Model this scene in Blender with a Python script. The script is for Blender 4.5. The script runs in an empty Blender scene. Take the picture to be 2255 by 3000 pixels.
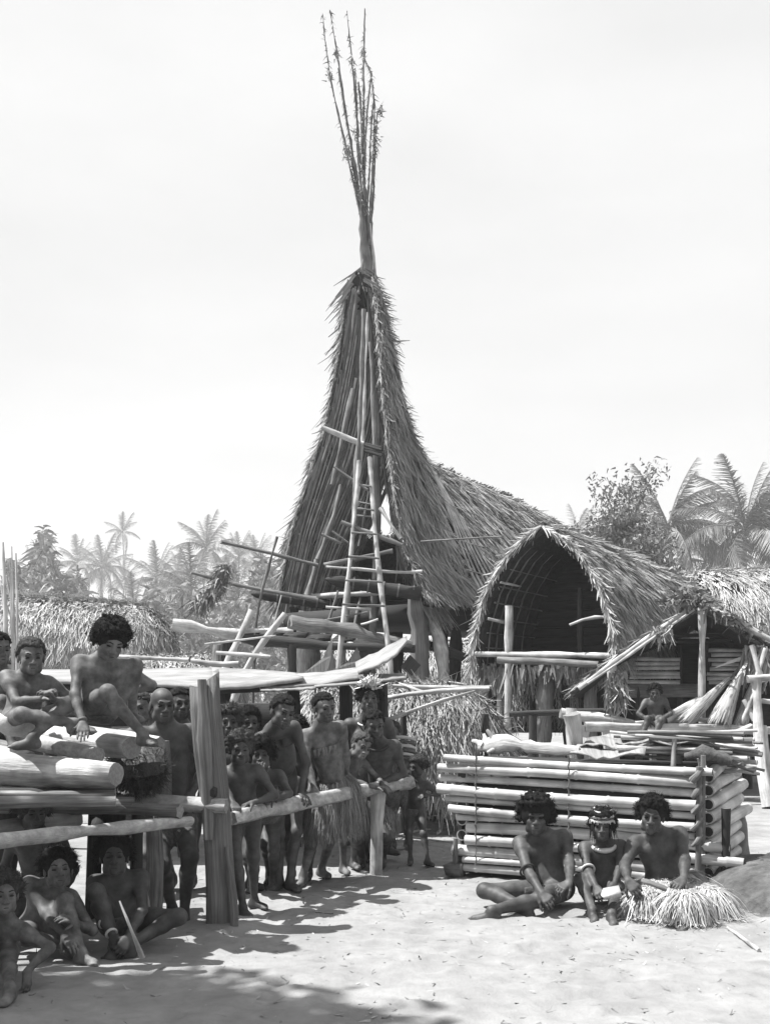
import bpy, math, random
import numpy as np
from mathutils import Vector, Matrix, Quaternion

# ------------------------------------------------------------------ camera, sky, sun, exposure
SC = bpy.context.scene
COL = SC.collection
F, CZ, CX, HY = 3300.0, 1.48, 1127.5, 2020.0      # focal length in photo pixels, eye height, centre column, horizon row
W_, H_ = 2255.0, 3000.0
cam_d = bpy.data.cameras.new('camera')
cam = bpy.data.objects.new('camera', cam_d); COL.objects.link(cam)
cam.location = (0, 0, CZ); cam.rotation_euler = (math.radians(90), 0, 0)
cam_d.sensor_fit = 'VERTICAL'; cam_d.sensor_height = 36.0; cam_d.sensor_width = 36.0 * W_ / H_
cam_d.lens = 36.0 * F / H_
cam_d.shift_y = (HY - H_ / 2) / H_
cam_d.clip_start = 0.05; cam_d.clip_end = 3000
SC.camera = cam

SUN = Vector((-0.46, 0.0, 0.88)).normalized()   # towards the sun
elev = math.asin(SUN.z); azim = math.atan2(SUN.x, SUN.y)
world = bpy.data.worlds.new('World'); SC.world = world; world.use_nodes = True
wn, wl = world.node_tree.nodes, world.node_tree.links
for n in list(wn): wn.remove(n)
out = wn.new('ShaderNodeOutputWorld'); bg = wn.new('ShaderNodeBackground'); sky = wn.new('ShaderNodeTexSky')
sky.sky_type = 'NISHITA'; sky.sun_disc = False
sky.sun_elevation = elev; sky.sun_rotation = azim; sky.dust_density = 3.0; sky.air_density = 1.2
sep = wn.new('ShaderNodeSeparateColor'); wl.new(sky.outputs[0], sep.inputs[0])       # the plate saw mostly blue light
tc = wn.new('ShaderNodeTexCoord'); mp = wn.new('ShaderNodeMapping'); mp.inputs['Scale'].default_value = (1.6, 1.6, 4.5)
wl.new(tc.outputs['Generated'], mp.inputs[0])
nz = wn.new('ShaderNodeTexNoise'); nz.inputs['Scale'].default_value = 1.3; nz.inputs['Detail'].default_value = 6; wl.new(mp.outputs[0], nz.inputs['Vector'])
cr = wn.new('ShaderNodeMapRange'); cr.inputs[1].default_value = 0.3; cr.inputs[2].default_value = 0.75; cr.inputs[3].default_value = 7.0; cr.inputs[4].default_value = 8.5
wl.new(nz.outputs[0], cr.inputs[0])
mx = wn.new('ShaderNodeMix'); mx.data_type = 'FLOAT'; mx.inputs[0].default_value = 0.95   # thin bright cloud over most of it
wl.new(sep.outputs[2], mx.inputs[2]); wl.new(cr.outputs[0], mx.inputs[3])
wl.new(mx.outputs[0], bg.inputs[0]); bg.inputs[1].default_value = 0.05
wl.new(bg.outputs[0], out.inputs[0])

sun_d = bpy.data.lights.new('sun', 'SUN'); sun_d.energy = 5.0; sun_d.angle = math.radians(0.55); sun_d.color = (1, 0.995, 0.985)
sun = bpy.data.objects.new('sun', sun_d); COL.objects.link(sun)
sun.rotation_euler = SUN.to_track_quat('Z', 'Y').to_euler(); sun.location = (0, 0, 40)
SC.view_settings.view_transform = 'Standard'; SC.view_settings.look = 'None'
SC.view_settings.exposure = 1.2; SC.view_settings.gamma = 1.0; SC.view_settings.use_curve_mapping = False
SC.cycles.max_bounces = 6; SC.cycles.volume_bounces = 1; SC.cycles.use_denoising = True

# ------------------------------------------------------------------ helpers
RNG = np.random.default_rng(7)
def A(*v): return np.array(v, dtype=float)
def P(px, py, d): return A((px - CX) / F * d, d, CZ - (py - HY) / F * d)
def G(px, py):
    d = F * CZ / (py - HY); return A((px - CX) / F * d, d, 0.0)
def nrm(v):
    v = np.asarray(v, float); return v / max(np.linalg.norm(v), 1e-9)
def lerp(a, b, t): return a + (b - a) * t

class MB:
    """collects vertices and faces, then becomes one mesh"""
    def __init__(s): s.v, s.f, s.uv, s.mi, s.sh, s.n = [], [], [], [], [], 0
    def add(s, V, Fc, UV=None, mi=0, sh=0.5):
        V = np.asarray(V, float); o = s.n
        s.v.append(V); s.n += len(V)
        for k, f in enumerate(Fc):
            s.f.append([i + o for i in f]); s.mi.append(mi)
            s.sh.append(sh if np.isscalar(sh) else sh[k])
        s.uv.append(np.zeros((len(V), 2)) if UV is None else np.asarray(UV, float))
        return s
    def mesh(s, name, mats, smooth=True):
        me = bpy.data.meshes.new(name)
        V = np.concatenate(s.v) if s.v else np.zeros((0, 3))
        me.from_pydata(V.tolist(), [], s.f)
        for m in mats: me.materials.append(m)
        me.polygons.foreach_set('material_index', np.array(s.mi, dtype=np.int32))
        me.polygons.foreach_set('use_smooth', np.full(len(s.f), smooth))
        ul = me.uv_layers.new(name='UVMap'); UV = np.concatenate(s.uv)
        li = np.empty(len(me.loops), dtype=np.int32); me.loops.foreach_get('vertex_index', li)
        ul.data.foreach_set('uv', UV[li].astype(np.float32).ravel())
        at = me.attributes.new('shade', 'FLOAT', 'FACE'); at.data.foreach_set('value', np.array(s.sh, dtype=np.float32))
        me.update(); return me

def tag(o, label=None, cat=None, group=None, kind=None):
    if label: o['label'] = label
    if cat: o['category'] = cat
    if group: o['group'] = group
    if kind: o['kind'] = kind
    return o
def obj(name, mb, mats, parent=None, label=None, cat=None, group=None, kind=None, smooth=True):
    me = mb if isinstance(mb, bpy.types.Mesh) else mb.mesh(name, mats if isinstance(mats, (list, tuple)) else [mats], smooth)
    o = bpy.data.objects.new(name, me); COL.objects.link(o)
    if parent is not None:
        o.parent = parent
        if parent.type == 'EMPTY': o.matrix_parent_inverse = Matrix.Translation(-parent.location)
    return tag(o, label, cat, group, kind)
def thing(name, loc, label, cat, group=None):
    o = bpy.data.objects.new(name, None); COL.objects.link(o); o.location = tuple(float(x) for x in loc); o.empty_display_size = 0.2
    return tag(o, label, cat, group)

def frame(d, up=(0, 0, 1)):
    d = nrm(d); u = np.asarray(up, float)
    if abs(np.dot(d, u)) > 0.95: u = A(1, 0, 0)
    x = nrm(np.cross(u, d)); y = np.cross(d, x); return x, y, d
def tube(mb, pts, rad, n=8, mi=0, cap=1, wob=0.0, seed=0, sub=0, sh=0.5, capmi=None, flat=1.0):
    """tapered tube through points; wob = relative unevenness"""
    pts = np.array([np.asarray(p, float) for p in pts]); rad = np.full(len(pts), rad, float) if np.isscalar(rad) else np.asarray(rad, float)
    if sub:
        L = np.r_[0, np.cumsum(np.linalg.norm(np.diff(pts, axis=0), axis=1))]; t = np.linspace(0, L[-1], sub + 1)
        if len(pts) > 2:
            q = np.stack([np.interp(t, L, pts[:, i]) for i in range(3)], 1)
            for _ in range(2): q[1:-1] = 0.25 * q[:-2] + 0.5 * q[1:-1] + 0.25 * q[2:]
        else: q = np.stack([np.interp(t, L, pts[:, i]) for i in range(3)], 1)
        rad = np.interp(t, L, rad); pts = q
    m = len(pts); rg = np.random.default_rng(seed + 11)
    if wob and m > 2:
        ax = np.cumsum(rg.normal(0, 1, (m, 3)), axis=0); ax -= np.linspace(0, 1, m)[:, None] * ax[-1]
        pts = pts + ax * wob * rad.mean() * 0.22
        rad = rad * (1 + rg.normal(0, wob * 0.35, m))
    V, UV = [], []; ln = 0; px = None
    base = 1 + (rg.normal(0, wob * 0.4, n) if wob else np.zeros(n))
    for i in range(m):
        d = pts[min(i + 1, m - 1)] - pts[max(i - 1, 0)]
        x, y, _ = frame(d)
        if px is not None:
            x = nrm(px - np.dot(px, nrm(d)) * nrm(d)); y = np.cross(nrm(d), x)
        px = x
        if i: ln += np.linalg.norm(pts[i] - pts[i - 1])
        for k in range(n):
            a = 2 * math.pi * k / n
            r = rad[i] * base[k] * (1 + (rg.normal(0, wob * 0.12) if wob else 0))
            V.append(pts[i] + (x * math.cos(a) + y * math.sin(a) * flat) * r); UV.append((k / n * 2 * math.pi * rad.mean() + seed * 0.37, ln + seed * 1.7))
    Fc = [(i * n + k, i * n + (k + 1) % n, (i + 1) * n + (k + 1) % n, (i + 1) * n + k) for i in range(m - 1) for k in range(n)]
    mb.add(V, Fc, UV, mi, sh)
    if cap:
        cm = mi if capmi is None else capmi
        for e, rev in ((0, True), (m - 1, False)):
            c = np.array(V[e * n:(e + 1) * n]); cc = c.mean(0) + (pts[e] - pts[1 if e == 0 else m - 2]) * 0
            VV = np.vstack([c, cc]); ff = [((k + 1) % n, k, n) if rev else (k, (k + 1) % n, n) for k in range(n)]
            ux, uy, _ = frame(pts[1] - pts[0])
            mb.add(VV, ff, np.stack([(VV - cc) @ ux, (VV - cc) @ uy], 1), cm, sh)
    return mb
def box(mb, c, x, y, z, mi=0, sh=0.5, jit=0.0, seed=0):
    """box from centre and three half-axis vectors; uv runs along x"""
    rg = np.random.default_rng(seed); c, x, y, z = (np.asarray(q, float) for q in (c, x, y, z))
    S = [(-1, -1, -1), (1, -1, -1), (1, 1, -1), (-1, 1, -1), (-1, -1, 1), (1, -1, 1), (1, 1, 1), (-1, 1, 1)]
    V = np.array([c + a * x + b * y + e * z for a, b, e in S])
    if jit: V = V + rg.normal(0, jit, V.shape)
    lx = np.linalg.norm(x); ly = np.linalg.norm(y) + np.linalg.norm(z)
    UV = [((b + e * 0.5) * ly + seed * 0.31, a * lx + seed * 1.3) for a, b, e in S]
    mb.add(V, [(0, 3, 2, 1), (4, 5, 6, 7), (0, 1, 5, 4), (1, 2, 6, 5), (2, 3, 7, 6), (3, 0, 4, 7)], UV, mi, sh); return mb
def blades(mb, O, D, N, L, Wd, droop=0.0, seed=0, mi=0, sh=None, seg=2, tip=0.25, curl=0.0):
    """many leaf strips at once: origin, direction, surface normal, length, width"""
    O, D, N = (np.asarray(q, float) for q in (O, D, N)); m = len(O)
    rg = np.random.default_rng(seed)
    D = D / np.linalg.norm(D, axis=1)[:, None]; S = np.cross(D, N); S /= np.maximum(np.linalg.norm(S, axis=1), 1e-6)[:, None]
    L = np.broadcast_to(L, (m,)).astype(float); Wd = np.broadcast_to(Wd, (m,)).astype(float)
    rows = []; cv = (S * rg.normal(0, 1, m)[:, None] + N * rg.normal(0, .6, m)[:, None]) * curl
    for i in range(seg + 1):
        t = i / seg
        c = O + cv * (L * t * t)[:, None] + D * (L * t)[:, None] + A(0, 0, -1) * (droop * L * t * t)[:, None]
        w = Wd * (1 - (1 - tip) * t ** 1.5) * 0.5
        rows += [c - S * w[:, None], c + S * w[:, None]]
    V = np.stack(rows, 1).reshape(-1, 3); k = 2 * (seg + 1)
    f = np.array([[2 * i, 2 * i + 1, 2 * i + 3, 2 * i + 2] for i in range(seg)])
    Fc = (np.arange(m)[:, None, None] * k + f[None]).reshape(-1, 4).tolist()
    if sh is None: sh = rg.random(m)
    UV = np.tile(np.array([[j % 2 * 0.05, j // 2 * 0.3] for j in range(k)]), (m, 1))
    mb.add(V, Fc, UV, mi, np.repeat(sh, seg)); return mb

# ------------------------------------------------------------------ materials (the plate has no colour: greys only)
def g3(v): return (v, v, v, 1)
def mk(name, lo, hi, scale=(30, 2.5), coord='UV', rough=0.8, bump=0.3, blotch=0.25, bscale=1.5, spec=0.3, detail=5, shade=False, dist=0.01, translucent=0):
    if 'skin' not in name: lo, hi = lo * .84, hi * .84
    m = bpy.data.materials.new(name); m.use_nodes = True; nt = m.node_tree; N, Lk = nt.nodes, nt.links
    bs = N['Principled BSDF']; bs.inputs['Roughness'].default_value = rough; bs.inputs['Specular IOR Level'].default_value = spec
    tc = N.new('ShaderNodeTexCoord'); mp = N.new('ShaderNodeMapping'); Lk.new(tc.outputs['UV' if coord == 'UV' else 'Object'], mp.inputs[0])
    mp.inputs['Scale'].default_value = (scale[0], scale[1], scale[2] if len(scale) > 2 else 1)
    nz = N.new('ShaderNodeTexNoise'); nz.inputs['Scale'].default_value = 1.0; nz.inputs['Detail'].default_value = detail; nz.inputs['Roughness'].default_value = 0.62
    Lk.new(mp.outputs[0], nz.inputs['Vector'])
    r = N.new('ShaderNodeMapRange'); r.inputs[1].default_value = 0.3; r.inputs[2].default_value = 0.72; r.inputs[3].default_value = lo; r.inputs[4].default_value = hi
    Lk.new(nz.outputs[0], r.inputs[0]); val = r.outputs[0]
    if blotch:
        n2 = N.new('ShaderNodeTexNoise'); n2.inputs['Scale'].default_value = bscale; n2.inputs['Detail'].default_value = 4; Lk.new(tc.outputs['Object'], n2.inputs['Vector'])
        r2 = N.new('ShaderNodeMapRange'); r2.inputs[1].default_value = 0.3; r2.inputs[2].default_value = 0.7; r2.inputs[3].default_value = 1 - blotch; r2.inputs[4].default_value = 1 + blotch
        Lk.new(n2.outputs[0], r2.inputs[0]); mu = N.new('ShaderNodeMath'); mu.operation = 'MULTIPLY'; Lk.new(val, mu.inputs[0]); Lk.new(r2.outputs[0], mu.inputs[1]); val = mu.outputs[0]
    if shade:
        at = N.new('ShaderNodeAttribute'); at.attribute_name = 'shade'
        r3 = N.new('ShaderNodeMapRange'); r3.inputs[3].default_value = 0.35; r3.inputs[4].default_value = 1.5; Lk.new(at.outputs['Fac'], r3.inputs[0])
        mu = N.new('ShaderNodeMath'); mu.operation = 'MULTIPLY'; Lk.new(val, mu.inputs[0]); Lk.new(r3.outputs[0], mu.inputs[1]); val = mu.outputs[0]
    cb = N.new('ShaderNodeCombineColor')
    for i in range(3): Lk.new(val, cb.inputs[i])
    Lk.new(cb.outputs[0], bs.inputs['Base Color'])
    if bump:
        b = N.new('ShaderNodeBump'); b.inputs['Strength'].default_value = bump; b.inputs['Distance'].default_value = dist; Lk.new(nz.outputs[0], b.inputs['Height']); Lk.new(b.outputs[0], bs.inputs['Normal'])
    if translucent:
        tr = N.new('ShaderNodeBsdfTranslucent'); Lk.new(cb.outputs[0], tr.inputs[0]); mxs = N.new('ShaderNodeMixShader'); mxs.inputs[0].default_value = translucent
        Lk.new(bs.outputs[0], mxs.inputs[1]); Lk.new(tr.outputs[0], mxs.inputs[2]); Lk.new(mxs.outputs[0], N['Material Output'].inputs[0])
    return m
M = dict(
    wood=mk('weathered wood', 0.08, 0.26, (60, 3), bump=0.9, blotch=0.4, bscale=4, dist=0.015),
    palewood=mk('pale barked wood', 0.28, 0.54, (38, 4), bump=0.7, blotch=0.42, bscale=5, dist=0.015),
    birch=mk('pale spotted bark', 0.2, 0.5, (26, 14), bump=0.4, blotch=0.2, bscale=7),
    darkwood=mk('dark and shade-toned wood', 0.015, 0.045, (50, 3), bump=0.5),  # dark timber, lowered to near black so shaded wood looks deeper
    greywood=mk('grey split wood', 0.08, 0.25, (70, 1.6), bump=0.9, blotch=0.3, bscale=3, dist=0.02),
    endgrain=mk('cut log end', 0.14, 0.28, (50, 50), bump=0.6),
    bamboo=mk('dry bamboo', 0.34, 0.6, (34, 1.4), rough=0.5, bump=0.25, blotch=0.4, bscale=4.5, spec=0.4),
    thatch=mk('dry leaf thatch', 0.18, 0.40, (20, 4), bump=0.3, shade=True, rough=0.7, blotch=0.25, bscale=0.9),
    thatchpale=mk('pale dry thatch', 0.28, 0.5, (20, 4), bump=0.3, shade=True, rough=0.7, blotch=0.15, bscale=0.9),
    thatchbase=mk('shade-dark packed thatch', 0.012, 0.04, (14, 14, 14), coord='OBJ', bump=0.8, dist=0.05),  # near black, painting shade into the gaps between leaf ends
    straw=mk('dry straw', 0.32, 0.54, (30, 3), bump=0.3, shade=True, rough=0.65, blotch=0.15),
    palm=mk('palm leaf', 0.12, 0.26, (20, 3), bump=0, shade=True, rough=0.5, blotch=0.2, translucent=0.25),
    leaf=mk('tree leaf', 0.11, 0.24, (20, 3), bump=0, shade=True, rough=0.5, blotch=0.2, translucent=0.25),
    trunk=mk('palm trunk', 0.12, 0.26, (3, 22), bump=0.7),
    bark=mk('bark sheet', 0.17, 0.36, (40, 2.2), bump=0.6, blotch=0.25, bscale=3),
    stone=mk('grey stone', 0.1, 0.2, (9, 9, 9), coord='OBJ', bump=0.6, dist=0.03),
    soil=mk('dark trodden soil', 0.05, 0.13, (14, 14, 14), coord='OBJ', bump=0.9, dist=0.04, blotch=0.4, bscale=5),
    skin=mk('brown skin', 0.03, 0.072, (16, 16, 16), coord='OBJ', rough=0.58, bump=0.35, blotch=0.4, bscale=7, spec=0.3, dist=0.004),
    skinpale=mk('dusty brown skin', 0.058, 0.13, (16, 16, 16), coord='OBJ', rough=0.62, bump=0.35, blotch=0.42, bscale=8, spec=0.28, dist=0.004),
    hair=mk('black curly hair', 0.008, 0.024, (90, 90, 90), coord='OBJ', rough=0.9, bump=0.6, blotch=0.3, bscale=9, spec=0.08),
    hairbrown=mk('sun bleached curly hair', 0.025, 0.08, (90, 90, 90), coord='OBJ', rough=0.9, bump=0.6, blotch=0.3, bscale=9, spec=0.08),
    eye=mk('dark eye', 0.012, 0.02, (9, 9, 9), coord='OBJ', rough=0.5, bump=0, spec=0.2),
    cloth=mk('pale cloth', 0.36, 0.52, (70, 70, 70), coord='OBJ', rough=0.85, bump=0.4, blotch=0.15, bscale=8),
    darkcloth=mk('dark bark cloth', 0.05, 0.13, (50, 50, 50), coord='OBJ', rough=0.85, bump=0.5, blotch=0.3, bscale=8),
    grassskirt=mk('dry fibre skirt', 0.14, 0.3, (30, 3), bump=0.2, shade=True, rough=0.7, blotch=0.15),
    shell=mk('white shell', 0.5, 0.6, (20, 20, 20), coord='OBJ', rough=0.35, bump=0.1, blotch=0.05, spec=0.5),
    fur=mk('black animal hide', 0.02, 0.06, (60, 60, 60), coord='OBJ', rough=0.55, bump=0.4, blotch=0.3),
)
# ------------------------------------------------------------------ ground
def axis_coords(lo, hi, step, far, grow=1.16):
    c = list(np.arange(lo, hi, step)); s = step
    a, b = c[0], c[-1]; left, right = [], []
    while a > -far: s *= grow; a -= s; left.append(a)
    s = step
    while b < far: s *= grow; b += s; right.append(b)
    return np.array(left[::-1] + c + right)
def vnoise(X, Y, seed, sc):
    rg = np.random.default_rng(seed); T = rg.random((64, 64)); x, y = X / sc, Y / sc
    i, j = np.floor(x).astype(int), np.floor(y).astype(int); fx, fy = x - i, y - j
    fx, fy = fx * fx * (3 - 2 * fx), fy * fy * (3 - 2 * fy)
    g = lambda a, b: T[a % 64, b % 64]
    return lerp(lerp(g(i, j), g(i + 1, j), fx), lerp(g(i, j + 1), g(i + 1, j + 1), fx), fy) - 0.5
def ground_z(X, Y):
    z = 0.05 * vnoise(X, Y, 1, 2.3) + 0.014 * vnoise(X, Y, 2, 0.6) + 0.009 * vnoise(X, Y, 3, 0.19) - 0.012
    for (cx, cy, r, h) in ((-1.06, 6.95, 0.28, 0.05), (-0.07, 9.0, 0.2, 0.03), (-1.4, 6.9, 0.2, 0.03)):
        z = z + h * np.exp(-((X - cx) ** 2 + (Y - cy) ** 2) / r ** 2)
    return z
gx, gy = axis_coords(-3.6, 3.6, 0.045, 900), axis_coords(4.6, 11, 0.045, 900)
XX, YY = np.meshgrid(gx, gy, indexing='ij')
ZZ = ground_z(XX, YY)
rg = np.random.default_rng(5)                                    # foot prints pressed in the sand
for _ in range(1100):
    cx, cy, a = rg.uniform(-2.4, 3.2), rg.uniform(4.7, 10.5), rg.uniform(0, 6.3)
    i0, i1 = np.searchsorted(gx, [cx - .25, cx + .25]); j0, j1 = np.searchsorted(gy, [cy - .25, cy + .25])
    dx, dy = XX[i0:i1, j0:j1] - cx, YY[i0:i1, j0:j1] - cy
    u, v = dx * math.cos(a) + dy * math.sin(a), -dx * math.sin(a) + dy * math.cos(a)
    q = (u / 0.11) ** 2 + (v / 0.055) ** 2
    ZZ[i0:i1, j0:j1] += rg.uniform(.15, .75) * (-0.017 * np.exp(-q) + 0.009 * np.exp(-(np.sqrt(q) - 1.6) ** 2 * 4))
nx, ny = XX.shape; idx = np.arange(nx * ny).reshape(nx, ny)
gm = MB(); gm.add(np.stack([XX, YY, ZZ], -1).reshape(-1, 3), np.stack([idx[:-1, :-1], idx[1:, :-1], idx[1:, 1:], idx[:-1, 1:]], -1).reshape(-1, 4).tolist())
m_sand = mk('trodden pale sand', 0.215, 0.3, (7, 7, 7), coord='OBJ', rough=0.95, bump=0.8, blotch=0.16, bscale=1.7, spec=0.1, detail=12, dist=0.025)
obj('ground', gm, m_sand, kind='structure')

# ------------------------------------------------------------------ roofs
def roof(parent, surf, side, srange, ns, nt, nb, L, Wd, mat, seed, skip=None, thick=0.1, tilt=(0.05, 0.3), lat=0.18, shb=None, name='thatch_layer', outset=0.02, fringe=0, inner=0):
    """a packed base (solid) plus the loose leaf ends on it. surf(s, t) -> points; side = sign that makes the normal point out"""
    S, T = np.meshgrid(np.linspace(*srange, ns), np.linspace(0, 1, nt), indexing='ij')
    e = 1e-3
    def deriv(S, T):
        p = surf(S, T); ds = (surf(S + e, T) - p) / e; dt = (surf(S, np.maximum(T, .01)) - surf(S, np.maximum(T, .01) - e)) / e
        n = np.cross(dt, ds) * side; n /= np.maximum(np.linalg.norm(n, axis=-1), 1e-9)[..., None]; return p, ds, dt, n
    p, ds, dt, n = deriv(S, T)
    mb = MB(); ix = np.arange(ns * nt).reshape(ns, nt); k = ns * nt
    V = np.concatenate([p.reshape(-1, 3), (p - n * thick).reshape(-1, 3)]); Fc = []
    keep = np.ones((ns - 1, nt - 1), bool)
    if skip is not None:
        c = 0.25 * (p[:-1, :-1] + p[1:, :-1] + p[1:, 1:] + p[:-1, 1:]); sc = 0.5 * (S[:-1, :-1] + S[1:, 1:]); keep = ~skip(sc, c[..., 2])
    for i in range(ns - 1):
        for j in range(nt - 1):
            if not keep[i, j]: continue
            q = [ix[i, j], ix[i + 1, j], ix[i + 1, j + 1], ix[i, j + 1]]
            if side > 0: q = q[::-1]
            Fc += [q, [a + k for a in q[::-1]]]
            for (di, dj, a, b) in ((-1, 0, ix[i, j + 1], ix[i, j]), (1, 0, ix[i + 1, j], ix[i + 1, j + 1]), (0, -1, ix[i, j], ix[i + 1, j]), (0, 1, ix[i + 1, j + 1], ix[i, j + 1])):
                ii, jj = i + di, j + dj
                if not (0 <= ii < ns - 1 and 0 <= jj < nt - 1) or not keep[ii, jj]: Fc.append([a, b, b + k, a + k])
    mb.add(V, Fc)
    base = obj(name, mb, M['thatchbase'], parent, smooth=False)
    nb = int(nb * 2.5); Wd = Wd * .46
    rg = np.random.default_rng(seed); m = nb * 3
    s, t = rg.uniform(*srange, m), rg.uniform(0, 1, m)
    rows = max(5, int(np.linalg.norm(surf(np.array([srange[0]]), np.array([1.0])) - surf(np.array([srange[0]]), np.array([0.0]))) / .2)); t = np.clip((np.floor(t * rows) + .25 * np.sin(s * 2.1 + t * 40) + rg.beta(1.2, 2.2, m) * .8) / rows, 0, 1)
    if fringe: t[:int(m * fringe)] = rg.uniform(0.96, 1.0, int(m * fringe))
    p, ds, dt, n = deriv(s, t)
    ar = np.linalg.norm(np.cross(ds, dt), axis=1); ok = rg.random(m) < np.clip(ar / np.percentile(ar, 97), 0.12, 1)
    if skip is not None: ok &= ~skip(s, p[:, 2])
    ok &= (vnoise(s * 1.7 + 40, t * np.ptp(p[:, 2]) * 1.2 + seed, seed, .42) + .5 * vnoise(s + 9, t * 6, seed + 1, .17) + rg.normal(0, .12, m)) > -.3
    sel = np.where(ok)[0][:nb]; p, ds, dt, n, s, t = p[sel], ds[sel], dt[sel], n[sel], s[sel], t[sel]; m = len(sel)
    dn = dt / np.linalg.norm(dt, axis=1)[:, None]; lt = ds / np.linalg.norm(ds, axis=1)[:, None]
    al = rg.uniform(*tilt, m)[:, None]
    clump = np.sin(s * 9 + np.sin(t * 23) * 2)[:, None] * 0.10
    D = dn * np.cos(al) + n * np.sin(al) + lt * (rg.normal(0, lat, m)[:, None] + clump)
    sh = np.clip(rg.beta(1.6, 1.6, m) if shb is None else rg.beta(*shb, m), 0, 1)
    sh = np.clip(sh * .75 + .25 + .5 * vnoise(s * 1.3 + 7, t * 5 + 3, seed + 4, .35), 0, 1)
    b = MB(); ln = rg.uniform(0.55, 1.25, m) * L
    blades(b, p + n * (outset + rg.uniform(0, .03, m))[:, None] - dn * (ln * 0.35)[:, None], D, n + rg.normal(0, 0.35, (m, 3)), ln, rg.uniform(0.5, 1.6, m) * Wd, droop=0.08, seed=seed, sh=sh, seg=3, curl=.16)
    if inner:
        k = np.where((s < inner))[0][::2]; blades(b, p[k] - n[k] * (thick + .015), dn[k] + lt[k] * rg.normal(0, .12, len(k))[:, None] - n[k] * .04, -n[k], ln[k] * 1.3, rg.uniform(.6, 1.5, len(k)) * Wd * 1.6, seed=seed + 3, sh=sh[k] * .8, seg=2, curl=.08)
    obj('thatch', b, M[mat], base, kind='stuff', smooth=False)
    return base
def pole(parent, pts, r, mat='wood', name='pole', wob=0.35, n=7, sub=None, seed=None, flat=1.0, **kw):
    q = [P(*p) if isinstance(p, tuple) else np.asarray(p, float) for p in pts]
    L = sum(np.linalg.norm(q[i + 1] - q[i]) for i in range(len(q) - 1))
    seed = int(RNG.integers(1e4)) if seed is None else seed
    return obj(name, tube(MB(), q, r, n=n, wob=wob, sub=sub or max(3, min(14, int(L / 0.25))), seed=seed, capmi=1, flat=flat), [M[mat], M['endgrain']], parent, **kw)

# ------------------------------------------------------------------ the tall spire house
C0 = A(-0.6, 19.0, 0); AX = A(0.62, 0.785, 0); AX = AX / np.linalg.norm(AX); RX = A(AX[1], -AX[0], 0)
zr_s = [0, 0.3, 0.6, 1.0, 1.4, 1.75, 2.4, 6.3, 7.6]; zr_z = [8.5, 8.0, 7.2, 6.35, 5.9, 5.68, 5.58, 5.17, 4.9]
tl = (8.5 - A(8.5, 8.35, 7.12, 6.0, 5.16, 4.30, 3.18, 2.9)) / 5.6; ul = A(.17, -.02, -.22, -.51, -.90, -1.28, -1.61, -1.68)
tr = (8.5 - A(8.5, 8.36, 7.49, 6.35, 4.93, 3.8, 3.06, 2.9)) / 5.6; ur = A(.30, .50, .60, .72, .90, 1.14, 1.5, 1.6)
def spire(side):
    tt, uu = (tl, ul) if side < 0 else (tr, ur)
    def f(s, t):
        s, t = np.asarray(s, float), np.asarray(t, float)
        zr = np.interp(s, zr_s, zr_z); w = np.clip(s / 2.5, 0, 1); w = w * w * (3 - 2 * w)
        ub = side * 1.72 * np.clip(t, 0, 1) ** 0.8
        u = lerp(np.interp(t, tt, uu), ub, w); z = zr + (2.92 - zr) * t
        return C0 + s[..., None] * AX + u[..., None] * RX + A(0, 0, 1) * z[..., None]
    return f
hs = thing('spire_house', C0, 'tall thatched house on stilts with a soaring spire gable and bundled poles', 'house')
sl, sr = spire(-1), spire(1)
roof(hs, sl, -1, (0, 7.6), 46, 30, 7000, 0.42, 0.05, 'thatch', 21, skip=lambda s, z: (s > 1.35) & (s < 2.5) & (z > 4.3), tilt=(0.1, 0.42), inner=1.5)
roof(hs, sr, 1, (0, 7.6), 46, 30, 10500, 0.42, 0.05, 'thatch', 22, skip=lambda s, z: (s > 1.5) & (s < 2.0) & (z < 5.5) & (z > 3.3), tilt=(0.02, 0.24), inner=.6)
rg = np.random.default_rng(3)
mb = MB()                                                        # ragged leaf ends along the gable rims
for sf, side, n_ in ((sl, -1, 1500), (sr, 1, 1200)):
    t = rg.uniform(0.02, 1, n_) ** 0.9; s = rg.uniform(-0.04, 0.12, n_); p = sf(s, t); dn = sf(s, t) - sf(s, t - 1e-3); dn /= np.linalg.norm(dn, axis=1)[:, None]
    D = dn + RX * side * rg.uniform(0.1, 0.75, n_)[:, None] + rg.normal(0, .2, (n_, 3)) - AX * 0.15
    blades(mb, p, D, np.tile(-AX, (n_, 1)) + rg.normal(0, .3, (n_, 3)), rg.uniform(.08, .24, n_), rg.uniform(.012, .026, n_), droop=.15, seed=side + 5, seg=3, curl=.2)
obj('gable_fringe', mb, M['thatch'], hs, kind='stuff', smooth=False)
for i, s in enumerate(np.linspace(0.03, 1.4, 26)):               # rafters seen on the inside of the near slope
    t = np.linspace(0.05 + 0.05 * (i % 5), 1.03, 12); p = sl(np.full(12, s) + 0.015 * np.sin(t * 9 + i), t) + RX * 0.19 - AX * 0.02
    obj('rafter', tube(MB(), p, 0.013 + 0.01 * (i % 4 == 0), n=6, wob=.5, seed=i), M['wood' if i % 3 == 0 else 'palewood'], hs)
for i, t in enumerate((0.3, 0.42, 0.55, 0.66, 0.77, 0.88)):
    s = np.linspace(0.0, 1.35, 6); p = sl(s, np.full(6, t)) + RX * 0.17; obj('batten', tube(MB(), p, 0.013, n=5, wob=.5, seed=i), M['palewood'], hs)
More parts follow.
